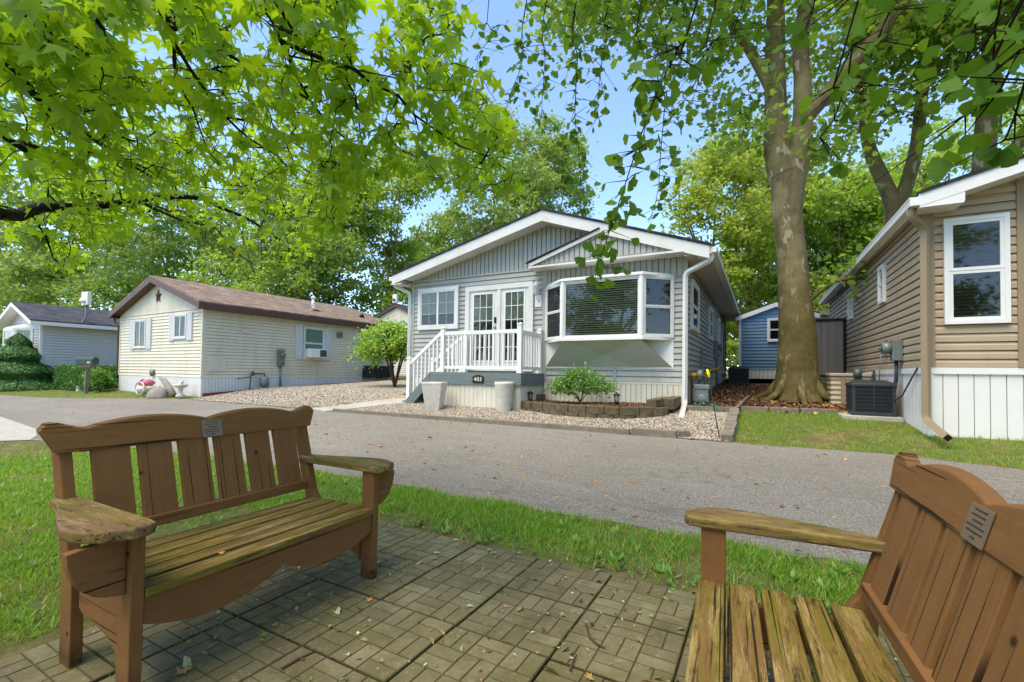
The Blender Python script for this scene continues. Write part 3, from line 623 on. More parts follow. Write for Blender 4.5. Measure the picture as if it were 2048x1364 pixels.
# left slider window, French doors, side windows
window(house, FW, -8.80, -7.37, 2.40, 3.59, .10, 'v', 2, 3, ('shade', M['shade']), fm=M['white'], cov=(1, .36))
b = MB(); D0, D1, DZ0, DZ1 = -7.13, -5.06, 1.24, 3.52; DM = (D0 + D1) / 2 + .03
ring(b, FW, D0, D1, DZ0, DZ1, .13, 0, .075, tb=.05); wbox(b, FW, DM - .05, DM + .05, DZ0 + .05, DZ1 - .13, 0, .065)
b.build('door_frame', M['white'], house)
for a, c in ((D0 + .13, DM - .05), (DM + .05, D1 - .13)):
    b = MB(); z0, z1 = DZ0 + .05, DZ1 - .13; l0, l1, lz0, lz1 = a + .14, c - .14, z0 + .22, z1 - .1
    wbox(b, FW, a, c, z0, lz0, 0, .04); wbox(b, FW, a, c, lz1, z1, 0, .04); wbox(b, FW, a, l0, lz0, lz1, 0, .039); wbox(b, FW, l1, c, lz0, lz1, 0, .039)
    ring(b, FW, l0 - .035, l1 + .035, lz0 - .035, lz1 + .035, .04, .03, .052, 1)
    for k in (1, 2): u = l0 + (l1 - l0) * k / 3; wbox(b, FW, u - .008, u + .008, lz0, lz1, .034, .044, 1)
    for k in range(1, 5): z = lz0 + (lz1 - lz0) * k / 5; wbox(b, FW, l0, l1, z - .008, z + .008, .0345, .0435, 1)
    wbox(b, FW, l0, l1, lz0, lz1, .0, .026, 2)
    door = b.build('door', [M['white'], M['white2'], M['dark']], house)
    MB().add([FW.p(l0, lz0, .032), FW.p(l1, lz0, .032), FW.p(l1, lz1, .032), FW.p(l0, lz1, .032)], [(0, 1, 2, 3)]).build('pane', M['glass'], door)
    wb = MB(); wbox(wb, FW, l0, l1, lz0 + (lz1 - lz0) * .58, lz1, .0262, .029); wb.build('shade', M['shade'], door)
    if a < DM - .2:
        h = MB(); wbox(h, FW, c - .085, c - .03, 2.50, 2.66, .04, .06, 1); wbox(h, FW, c - .1, c - .03, 2.36, 2.40, .055, .085); wbox(h, FW, c - .07, c - .045, 2.34, 2.44, .04, .056)
        h.build('handle', [M['gray'], M['black']], door)
for y0, y1, z0, z1 in ((10.98, 12.25, 2.24, 3.38), (15.0, 15.9, 2.3, 3.32), (18.0, 18.7, 2.4, 3.3)):
    window(house, RW, y0, y1, z0, z1, .09, 'h', 0, 0, None)
b = MB(); ring(b, RW, 20.2, 21.3, 1.25, 3.3, .09, 0, .06); wbox(b, RW, 20.29, 21.21, 1.3, 3.21, 0, .03); b.build('side_door', M['white'], house)
# wall lantern beside the doors
lt = MB(); x = -4.93
wbox(lt, FW, x - .09, x + .09, 2.86, 3.16, .02, .04); lt.tube([(x, AY0 - .04, 3.0), (x, AY0 - .12, 3.06), (x, AY0 - .16, 3.16)], .014, 6)
lt.lathe((x, AY0 - .16, 3.16), [(.03, 0), (.075, .03), (.08, .2), (.095, .21), (.05, .29), (.012, .32), (.012, .36)], 8)
lt.build('wall_lantern', M['white2'], house)
# bay window
BY = AY0 - .46; bl0, bl1, bc0, bc1 = -4.70, -1.70, -4.08, -2.27; BZ0, BZ1 = 2.0, 3.34
P_ = [Vector((bl0, AY0, 0)), Vector((bc0, BY, 0)), Vector((bc1, BY, 0)), Vector((bl1, AY0, 0))]
b = MB()
for i, sp in ((0, 'h'), (1, None), (2, 'h')):
    u = P_[i + 1] - P_[i]; L = u.length; u.normalize(); Wn = Wall(P_[i], u, (u.y, -u.x, 0))
    window(house, Wn, 0, L, BZ0, BZ1, .05 if i != 1 else .045, sp, 0, 0, ('blind', M['blind'] if i == 1 else M['blinddk']), .03, name='bay_window', base=.01)
    wbox(b, Wn, 0, L, BZ0, BZ1, -.06, -.001)
for i in (1, 2): b.tube([P_[i] + Vector((0, -.035, BZ0 - .04)), P_[i] + Vector((0, -.025, BZ1))], .055, 8, sm=False)
sl_ = [P_[0] + Vector((-.03, 0, 0)), P_[1] + Vector((-.05, -.09, 0)), P_[2] + Vector((.05, -.09, 0)), P_[3] + Vector((.03, 0, 0))]
for z, t in ((BZ0 - .05, .06), (BZ1, .05)): b.prism([p + Vector((0, 0, z)) for p in sl_], (0, 0, t))
rp = [Vector((-4.2, AY0 - .02, 3.53)), Vector((-2.4, AY0 - .02, 3.53))]
tp = [p + Vector((0, 0, BZ1 + .05)) for p in sl_]
b.add(tp + rp, [(0, 1, 4), (1, 2, 5, 4), (2, 3, 5)])
ring(b, FW, bl0 - .02, bl1 + .02, 1.33, 2.0, .03, 0, .03)
b.build('bay_surround', M['white2'], house)
b = MB(); z0, z1 = 1.36, BZ0 - .05
lo = [Vector((bl0, AY0 - .03, z0)), Vector((-3.75, AY0 - .05, z0)), Vector((-2.55, AY0 - .05, z0)), Vector((bl1, AY0 - .03, z0))]; hi = [p + Vector((0, -.03 if 0 < i < 3 else 0, z1)) for i, p in enumerate(P_)]
m_ = (hi[1] + hi[2] + lo[1] + lo[2]) / 4 + Vector((0, .09, -.01))
b.add(hi + lo + [m_], [(1, 8, 2), (1, 5, 8), (5, 6, 8), (6, 2, 8), (1, 4, 5), (2, 6, 7)])
b.build('bay_skirt_panel', M['panel'], house)
wbb = MB(); wbox(wbb, FW, bl0, bl1, 1.36, 2.0, 0, .026); wbb.build('bay_backing', M['white2'], house)

# front deck, stairs, railings
deck = root('front_deck', 'grey and white raised front deck with railing and side stairs', 'deck', (-6.0, 9.7, .3))
DX0, DX1, DY0, DZ = -7.33, -4.74, 9.05, 1.19
b = MB(); b.box(DX0, DY0, .9, DX1, DY0 + .03, DZ); b.box(DX1 - .03, DY0 + .031, .9, DX1, AY0 - .035, DZ - .001)
for k in range(9): y = DY0 + .034 + k * .14; b.box(DX0, y, DZ - .035, DX1 - .034, y + .134, DZ + .001)
b.build('deck_boards', M['deckgray'], deck)
b = MB(); boards(b, Wall((0, DY0 + .05, 0), (1, 0, 0), (0, -1, 0)), DX0 - .2, DX1 - .05, .22, .9, .125, .005, .01); boards(b, Wall((DX1 - .05, 0, 0), (0, 1, 0), (1, 0, 0)), DY0 + .05, AY0 - .04, .3, .9, .125, .01, .012)
b.box(DX0 - .2, DY0 + .051, .2, DX1 - .06, AY0 - .05, .89); b.build('deck_skirting', M['skirtc'], deck)
def post(x, y, z0, z1, t=.1):
    b = MB(); b.box(x - t / 2, y - t / 2, z0, x + t / 2, y + t / 2, z1); b.box(x - t * .62, y - t * .62, z1, x + t * .62, y + t * .62, z1 + .02); b.add([(x - t * .5, y - t * .5, z1 + .02), (x + t * .5, y - t * .5, z1 + .02), (x + t * .5, y + t * .5, z1 + .02), (x - t * .5, y + t * .5, z1 + .02), (x, y, z1 + .06)], [(0, 1, 4), (1, 2, 4), (2, 3, 4), (3, 0, 4)])
    b.box(x - t * .62, y - t * .62, z0, x + t * .62, y + t * .62, z0 + .05); return b.build('post', M['white2'], deck)
for x, y, z0, z1 in ((-4.80, DY0 + .06, DZ, 2.29), (-6.97, DY0 + .06, DZ, 2.27), (-4.85, AY0 - .09, DZ, 2.25), (-7.0, 10.1, DZ, 2.27), (-8.06, DY0 + .06, .33, 1.52), (-8.1, 10.1, .42, 1.52)): post(x, y, z0, z1)
def rail(p, q, h0, h1, name, n, slope=False):
    p, q = Vector(p), Vector(q); b = MB(); up = Vector((0, 0, 1)); b.bar(p + up * h1, q + up * h1, .06, .085); o = b.build(name, M['white2'], deck); b = MB(); b.bar(p + up * h0, q + up * h0, .045, .075); b.build('bottom_rail', M['white2'], o); b = MB()
    for k in range(1, n + 1):
        c = p.lerp(q, k / (n + 1)); b.box(c.x - .018, c.y - .018, c.z + h0 + .03, c.x + .018, c.y + .018, c.z + h1 - .03)
    b.build('balusters', M['white2'], o)
rail((-6.92, DY0 + .06, DZ), (-4.85, DY0 + .06, DZ), .12, .96, 'railing', 15)
rail((-4.80, DY0 + .11, DZ), (-4.84, AY0 - .14, DZ), .12, .94, 'railing', 6)
rail((-7.02, DY0 + .06, 1.19), (-8.02, DY0 + .06, .42), .10, .98, 'stair_railing', 7)
rail((-7.04, 10.1, 1.19), (-8.06, 10.1, .48), .10, .98, 'stair_railing', 7)
for y in (DY0 - .012, 10.12): b = MB(); b.prism([(-7.33, y, 1.18), (-8.22, y, .34), (-8.22, y, .22), (-7.98, y, .25), (-7.33, y, .9)], (0, .045, 0)); b.build('stringer', M['deckgray'], deck)
b = MB()
for k in range(4): z = 1.0 - k * .19; x = -7.35 - k * .22; b.box(x - .26, DY0 + .035, z - .03, x, 10.11, z + .0); b.box(x - .02, DY0 + .036, z - .19, x, 10.109, z - .031)
b.build('treads', M['deckgray'], deck)
# number plaque
pl = root('house_number_sign', 'black arched sign with number 403 on the deck board', 'sign', (-6.0, DY0 - .02, .9))
px0, px1, pz0, pz1 = -6.03, -5.72, .95, 1.10; cx = (px0 + px1) / 2
arch = [(px0, DY0 - .004, pz0), (px1, DY0 - .004, pz0), (px1, DY0 - .004, pz1), (px1 - .03, DY0 - .004, pz1)] + [(cx + .1 * math.cos(t), DY0 - .004, pz1 + .035 * math.sin(t)) for t in np.linspace(0, math.pi, 9)] + [(px0 + .03, DY0 - .004, pz1), (px0, DY0 - .004, pz1)]
b = MB(); b.prism(arch, (0, -.018, 0)); b.build('board', M['black'], pl, bevel=.003)
def text_mesh(txt, size, loc, rot, mat, par, ext=.003, name='lettering'):
    cu = bpy.data.curves.new('t', 'FONT'); cu.body = txt; cu.size = size; cu.extrude = ext; cu.align_x = 'CENTER'; cu.align_y = 'CENTER'; cu.space_character = 1.25; cu.offset = .003
    o = bpy.data.objects.new('t', cu); COL.objects.link(o); dg = bpy.context.evaluated_depsgraph_get(); me = bpy.data.meshes.new_from_object(o.evaluated_get(dg)); bpy.data.objects.remove(o)
    mt = Matrix.Translation(loc) @ rot.to_4x4(); me.transform(RM[par.name].inverted() @ mt if par else mt); me.materials.clear(); me.materials.append(mat); me.name = name
    o = bpy.data.objects.new(name, me); COL.objects.link(o); o.parent = par; RM[o.name] = RM[par.name]; return o
text_mesh('403', .125, (cx, DY0 - .025, (pz0 + pz1) / 2 + .005), r3('X', rad(90)), M['gold'], pl)

# ------------------------------------------------------------ cream house
CR = rad(-1.2)
H2 = root('mobile_home', 'cream sided house with brown shingle roof and rust star in its gable', 'house', (-16.4, 8.33, .25), CR)
RM2 = RM[H2.name]; RM[H2.name] = Matrix.Translation((0, 0, .25))   # build in house coordinates with true heights
BW_, BL = 6.3, 8.6
F2 = Wall((0, 0, 0), (1, 0, 0), (0, -1, 0)); S2 = Wall((0, 0, 0), (0, 1, 0), (1, 0, 0)); L2 = Wall((-BW_, 0, 0), (0, 1, 0), (-1, 0, 0))
z0, z1, pkz = .89, 3.2, 4.52; gt2 = lambda u: 3.3 + (pkz - .06 - 3.3) * (1 - abs(u + BW_ / 2) / (BW_ / 2 + .02))
b = MB(); clap(b, F2, -BW_, 0, z0, z1, .115, .022); clap(b, S2, 0, BL, z0, z1 + .05, .115, .022); clap(b, L2, 0, BL, z0, z1, .115, .022)
backwall(b, F2, -BW_, 0, 0, z1); backwall(b, S2, 0, BL, .0, z1 + .05); backwall(b, L2, 0, BL, 0, z1); wbox(b, Wall((0, BL, 0), (1, 0, 0), (0, 1, 0)), -BW_, 0, 0, 3.2, -.1, 0)
b.prism([(-BW_, 0, 3.2), (0, 0, 3.2), (0, 0, 3.3), (-BW_ / 2, 0, pkz - .08), (-BW_, 0, 3.3)], (0, .1, 0)); b.prism([(-BW_, BL, 3.2), (0, BL, 3.2), (0, BL, 3.3), (-BW_ / 2, BL, pkz - .08), (-BW_, BL, 3.3)], (0, -.1, 0))
b.box(-.05, -.03, z0, .03, .05, z1); b.box(-BW_ - .03, -.03, z0, -BW_ + .05, .05, z1)
b.build('siding', M['cream'], H2)
b = MB(); boards(b, F2, -BW_, 0, z1 + .03, lambda u: gt2(u) - .02, .1, .008, .012); wbox(b, F2, -BW_, 0, z1, z1 + .035, 0, .03); b.build('gable_boards', M['cream'], H2)
b = MB(); boards(b, Wall((0, 0, 0), (1, 0, 0), (0, -1, 0)), -BW_, 0, 0, z0, .11, .006, .01); boards(b, Wall((0, 0, 0), (0, 1, 0), (1, 0, 0)), 0, BL, 0, z0, .11, .006, .01); b.build('skirting', M['skirtw'], H2)
o_ = .3; xa, xb, xm = -BW_ - .33, .33, -BW_ / 2; ez = 3.36
b = MB(); roofslab(b, [(xa, -o_, ez), (xm, -o_, pkz), (xm, BL + .2, pkz), (xa, BL + .2, ez)], .05); roofslab(b, [(xm, -o_, pkz), (xb, -o_, ez), (xb, BL + .2, ez), (xm, BL + .2, pkz)], .05)
rf = b.build('roof', M['sh_brown'], H2)
b = MB(); b.tube([(-1.0, 4.9, 3.9), (-1.0, 4.9, 4.32)], .07, 10); b.lathe((-1.0, 4.9, 4.32), [(.1, 0), (.11, .05), (.03, .14)], 10); b.box(-1.2, 4.7, 4.0 - .18, -.7, 5.1, 4.0 - .16); b.build('vent_pipe', M['white2'], rf)
b = MB(); b.lathe((-.75, 7.4, 3.82), [(.12, -.05), (.1, .06), (.05, .12)], 8); b.build('vent_cap', M['black'], rf)
b = MB()
for a, c in (((xa, ez), (xm, pkz)), ((xm, pkz), (xb, ez))):
    b.prism([(a[0], -o_, a[1] - .002), (c[0], -o_, c[1] - .002), (c[0], -o_, c[1] - .2), (a[0], -o_, a[1] - .2)], (0, .03, 0))
    b.prism([(a[0], -o_ + .031, a[1] - .19), (c[0], -o_ + .031, c[1] - .19), (c[0], -o_ + .031, c[1] - .175), (a[0], -o_ + .031, a[1] - .175)], (0, o_ - .031 - .0, 0))
b.box(xb - .02, -o_ + .03, ez - .19, xb + .02, BL + .2, ez - .004); b.box(xa - .02, -o_ + .03, ez - .19, xa + .02, BL + .2, ez - .004); b.box(.03, -o_ + .03, ez - .19, xb - .02, BL, ez - .175); b.box(xa + .02, -o_ + .03, ez - .19, -BW_ - .03, BL, ez - .175)
b.build('fascia', M['brown'], H2)
downspout([(xa, -.1, 3.17), (xa + .02, -.1, 3.05), (-BW_ - .06, -.05, 2.85), (-BW_ - .06, -.05, .9)], M['brown'], H2, .05)
def shutter(par, W, u0, u1, z0, z1):
    b = MB(); wbox(b, W, u0, u1, z0, z1, .0, .05); n = 4
    for k in range(n): a = u0 + (u1 - u0) * (k + .12) / n; wbox(b, W, a, a + (u1 - u0) / n * .76, z0 + .02, z1 - .02, .05, .06)
    return b.build('shutter', M['shut'], par)
window(H2, F2, -4.95, -3.98, 1.93, 3.03, .05, 'v', 0, 0, None, base=.028); window(H2, F2, -1.85, -.98, 2.22, 3.08, .05, 'v', 0, 0, None, base=.028)
for a, c, p, q in ((-5.3, -4.97, 1.88, 3.06), (-3.96, -3.6, 1.88, 3.06), (-2.2, -1.87, 2.15, 3.12), (-.96, -.62, 2.15, 3.12)): shutter(H2, F2, a, c, p, q)
window(H2, S2, 3.72, 4.72, 1.62, 2.96, .06, 'h', 0, 0, ('curtain', M['curtain']), base=.028); window(H2, S2, 6.6, 7.3, 1.75, 3.0, .06, 'h', 0, 0, None, base=.028)
for a, c, p, q in ((3.38, 3.69, 1.62, 3.02), (4.75, 5.06, 1.62, 3.02), (6.25, 6.56, 1.75, 3.05)): shutter(H2, S2, a, c, p, q)
b = MB(); wbox(b, S2, .16, .75, 1.1, 1.62, .01, .035); wbox(b, S2, .2, .71, 1.13, 1.58, .035, .042); b.build('access_panel', M['skirtc'], H2)
b = MB(); wbox(b, S2, 1.55, 2.1, 1.02, 1.2, .01, .035); b.build('access_panel', M['cream'], H2)
b = MB(); wbox(b, S2, 1.27, 1.56, 2.5, 2.64, .01, .05); b.build('wall_vent', M['skirtc'], H2)
b = MB(); wbox(b, S2, 5.35, 5.65, 2.62, 2.86, .01, .06); b.tube([S2.p(5.5, 2.74, .06), S2.p(5.5, 2.74, .12)], .06, 10); b.build('wall_vent', M['gray'], H2)
b = MB(); b.tube([F2.p(-3.35, 1.02, .02), F2.p(-3.35, 1.02, .1)], .13, 14); b.build('dryer_vent', M['gray'], H2)
RM[H2.name] = RM2
for c in H2.children_recursive: RM[c.name] = RM2
def onB(x, y, z): return RM2 @ Vector((x, y, z - .25))
def onBp(b):
    b.v = [tuple(onB(*v)) for v in b.v]; return b
b = MB(); st = []
for k in range(10): r = .25 if k % 2 == 0 else .1; t = math.pi / 2 + k * math.pi / 5; st.append((xm + .02 + r * math.cos(t), -.03, 3.83 + 1.15 * r * math.sin(t)))
b.add(st + [(xm + .02, -.1, 3.83), (xm + .02, -.02, 3.83)], [(k, (k + 1) % 10, 10) for k in range(10)] + [((k + 1) % 10, k, 11) for k in range(10)])
tag(onBp(b).build('star_ornament', M['star']), 'rust coloured metal star hung in the cream gable', 'ornament')
wa = root('window_air_conditioner', 'white air conditioner box sitting in the cream house window', 'air conditioner', onB(.1, 4.2, 1.7)); b = MB(); b.box(.03, 3.82, 1.70, .38, 4.62, 2.06)
onBp(b).build('case', M['white2'], wa, bevel=.01); b = MB(); b.box(.3801, 4.27, 1.74, .388, 4.58, 2.02)
for k in range(8): b.box(.388, 4.27, 1.745 + k * .035, .394, 4.58, 1.755 + k * .035, 1)
onBp(b).build('grille', [M['dkgray'], M['gray']], wa)
def meter(name, label, cat, W, u, z, T=None, pipe_to=None):
    T = T or (lambda b: b); c = T(MB().add([W.p(u, z, .05)], [])).v[0]
    r = root(name, label, cat, c); b = MB(); wbox(b, W, u - .13, u + .13, z - .22, z + .42, .03, .15); T(b).build('box', M['gray'], r, bevel=.01)
    b = MB(); b.tube([W.p(u, z + .2, .15), W.p(u, z + .2, .26)], .09, 14); T(b).build('dial', M['gray'], r); b = MB(); b.tube([W.p(u, z - .06, .15), W.p(u, z - .06, .19)], .06, 12); T(b).build('knockout_cap', M['gray'], r)
    b = MB(); b.tube([W.p(u, pipe_to, .09), W.p(u, z - .22, .09)], .035, 8); T(b).build('conduit', M['gray'], r); return r
meter('electric_meter', 'grey electric meter box on the long side of the cream house', 'electric meter', S2, 2.75, 1.55, onBp, .45)
gm = root('gas_meter', 'round grey gas meter with pipes against the cream house skirting', 'gas meter', onB(.25, 1.85, .4))
b = MB(); b.lathe((.28, 2.0, .52), [(.06, 0), (.15, .05), (.16, .2), (.15, .36), (.06, .42)], 14); onBp(b).build('meter_body', M['gray'], gm)
b = MB(); b.tube([(.28, 1.45, .3), (.28, 1.5, 1.06)], .025, 6); b.tube([(.28, 1.5, .95), (.28, 1.7, 1.04), (.28, 2.0, 1.04), (.28, 2.0, .93)], .025, 6); b.tube([(.28, 1.0, .85), (.28, 1.5, .92)], .02, 6); b.lathe((.28, 1.55, 1.02), [(.05, 0), (.07, .05), (.04, .1)], 10); onBp(b).build('pipes', M['pipe'], gm)
ac = root('air_conditioner', 'air conditioning unit under a crumpled black cover beside the cream house', 'air conditioner', onB(.5, 7.3, .6))
b = MB(); b.box(.15, 6.85, .62, .75, 7.75, .95); onBp(b).build('case', M['gray'], ac)
b = MB(); NN = 12; vs = []
for i in range(NN * 4):
    s_ = i // NN; t = (i % NN) / NN; cs = [(.1, 6.78), (.82, 6.78), (.82, 7.82), (.1, 7.82)]; p, q = cs[s_], cs[(s_ + 1) % 4]; x, y = p[0] + (q[0] - p[0]) * t, p[1] + (q[1] - p[1]) * t; j = random.uniform(-.025, .025)
    vs += [(x + j, y + j, .88 + random.uniform(-.04, .04)), (x * .98 + .008, y, 1.42)]
n4 = NN * 4; b.add(vs, [(2 * i, 2 * ((i + 1) % n4), 2 * ((i + 1) % n4) + 1, 2 * i + 1) for i in range(n4)] + [tuple(2 * i + 1 for i in range(n4))]); onBp(b).build('cover', M['black'], ac)
b = MB(); ep = [onB(.12, .0, .3), onB(.5, 2.0, .45), onB(.9, 4.2, .58), onB(1.0, 6.0, .66), onB(1.05, 8.2, .74)]
for p, q in zip(ep, ep[1:]): b.bar(p, q, .05, .13)
tag(b.build('edging_board', M['redwood']), 'red wooden edging board along the cream house gravel drive', 'edging')

# ------------------------------------------------------------ tan house
CC = rad(.8)
H3 = root('mobile_home', 'tan sided house with tall white skirting and one large front window', 'house', (2.16, 9.0, .4), CC)
RM3 = RM[H3.name]; RM[H3.name] = Matrix.Translation((0, 0, .4))
F3 = Wall((0, 0, 0), (1, 0, 0), (0, -1, 0)); S3 = Wall((0, 0, 0), (0, 1, 0), (-1, 0, 0))
CWd, CL = 8.0, 9.8; z0, z1 = 1.37, 3.74; ro = lambda u: 3.9 + .285 * (u + .1) if u < 4 else 3.9 + .285 * (8.1 - u)
b = MB(); clap(b, F3, .1, CWd, z0, z1, .125, .026, True); clap(b, S3, .05, CL, z0, z1 + .04, .125, .026, True)
n = int(1.2 / .125)
for k in range(n):
    za = z1 + k * .125; u0 = max(.1, (za + .18 - 3.9) / .285); clap(b, F3, u0, CWd - u0, za, za + .125, .125, .026, True)
backwall(b, F3, 0, CWd, .2, z1); backwall(b, S3, .001, CL, .2, z1 + .04); b.prism([(0, 0, z1), (CWd, 0, z1), (4, 0, ro(4) - .1)], (0, .1, 0)); wbox(b, Wall((0, CL, 0), (1, 0, 0), (0, 1, 0)), 0, CWd, .2, 3.7, -.1, 0)
b.build('siding', M['tan'], H3)
b = MB(); b.box(0, -.04, z0, .1, .02, z1 + .1); b.box(-.04, -.04, z0, 0, .06, z1); b.build('corner_trim', M['tan2'], H3); b = MB(); wbox(b, F3, .98, 1.06, z0, 4.05, .0, .045); b.build('joint_trim', M['tan2'], H3)
b = MB(); boards(b, Wall((0, 0, 0), (1, 0, 0), (0, -1, 0)), .02, CWd, .2, 1.27, .17, .006, .008); boards(b, Wall((0, 0, 0), (0, 1, 0), (-1, 0, 0)), .02, CL, .2, 1.27, .17, .006, .012)
wbox(b, F3, 0, CWd, 1.27, 1.365, -.02, .035); wbox(b, S3, 0, CL, 1.27, 1.365, -.02, .035); wbox(b, F3, 0, .08, .2, 1.27, -.02, .03); b.build('skirting', M['white2'], H3)
window(H3, F3, .20, .90, 2.0, 3.56, .055, 'h', 0, 0, ('blind', M['blinddk']), .045, base=.03, fm=M['white2'])
for a, c, p, q in ((2.2, 2.62, 2.68, 3.42), (5.5, 5.98, 2.72, 3.42)): window(H3, S3, a, c, p, q, .05, 'h', 0, 0, None, .03, base=.03, fm=M['white2'])
b = MB(); e0 = -.16; fy = -.42
roofslab(b, [(e0, fy - .02, 3.88), (4, fy - .02, 5.05), (4, CL + .4, 5.05), (e0, CL + .4, 3.88)], .05); roofslab(b, [(4, fy - .02, 5.05), (8.16, fy - .02, 3.88), (8.16, CL + .4, 3.88), (4, CL + .4, 5.05)], .05); b.build('roof', M['sh_black'], H3)
b = MB(); b.prism([(e0, fy, 3.88), (4, fy, 5.05), (4, fy, 4.87), (e0, fy, 3.7)], (0, .03, 0)); b.prism([(8.16, fy, 3.88), (4, fy, 5.05), (4, fy, 4.87), (8.16, fy, 3.7)], (0, .03, 0))
b.prism([(e0, fy + .031, 3.71), (4, fy + .031, 4.88), (4, fy + .031, 4.895), (e0, fy + .031, 3.725)], (0, -fy - .031, 0)); b.prism([(8.16, fy + .031, 3.71), (4, fy + .031, 4.88), (4, fy + .031, 4.895), (8.16, fy + .031, 3.725)], (0, -fy - .031, 0))
b.box(e0, fy + .002, 3.68, .32, -.03, 3.70); b.box(e0, fy + .03, 3.7, e0 + .02, CL + .4, 3.87); b.prism([(e0 + .01, fy + .004, 3.70), (.33, fy + .004, 3.70), (.33, fy + .004, 3.84)], (0, .024, 0))
b.build('fascia', M['white2'], H3)
b = MB(); b.box(e0 + .02, fy + .034, 3.74, -.03, CL + .4, 3.752); b.build('soffit', M['soffit'], H3)
b = MB(); x = e0 - .11; b.box(x, fy + .0, 3.72, x + .11, CL + .4, 3.732); b.box(x, fy, 3.732, x + .01, CL + .4, 3.84); b.box(x + .01, fy, 3.732, x + .11, fy + .01, 3.84); b.box(x - .006, fy, 3.82, x, CL + .4, 3.845); b.build('gutter', M['white2'], H3)
downspout([(e0 - .06, fy + .15, 3.72), (e0 - .06, fy + .15, 3.6), (-.03, -.12, 3.45), (-.03, -.12, .58), (.03, -.75, .40)], M['tan2'], H3, .085, end=M['black'])
RM[H3.name] = RM3
for c in H3.children_recursive: RM[c.name] = RM3
def onC(x, y, z): return RM3 @ Vector((x, y, z - .4))
def onCp(b): b.v = [tuple(onC(*v)) for v in b.v]; return b
em = root('electric_meter', 'grey electric meter with dangling black conduit on the tan house side', 'electric meter', onC(-.1, 1.15, 1.6))
b = MB(); wbox(b, S3, 1.05, 1.25, 1.5, 1.86, .03, .17); onCp(b).build('box', M['gray'], em, bevel=.008); b = MB(); b.tube([S3.p(1.15, 1.72, .17), S3.p(1.15, 1.72, .29)], .1, 14); onCp(b).build('dial', M['gray'], em)
b = MB(); b.tube([S3.p(1.15, 1.5, .1), S3.p(1.15, 1.2, .1), S3.p(1.2, .95, .12), S3.p(1.25, .75, .2), S3.p(1.5, .62, .42)], .028, 8); b.tube([S3.p(.2, 1.36, .05), S3.p(.9, .9, .08), S3.p(1.3, .66, .25), S3.p(1.5, .6, .45)], .012, 6); onCp(b).build('conduit', M['dkgray'], em)
b = MB(); wbox(b, S3, 2.05, 2.2, 1.62, 1.92, .02, .05); b.tube([S3.p(2.12, 1.78, .05), S3.p(2.2, 1.76, .12)], .04, 8); b.tube([S3.p(2.2, 1.74, .1), S3.p(2.25, 1.3, .12), S3.p(2.4, .9, .1)], .01, 6)
tag(onCp(b).build('outdoor_outlet', M['gray']), 'small pale outlet with hanging cord on the tan siding', 'outlet')

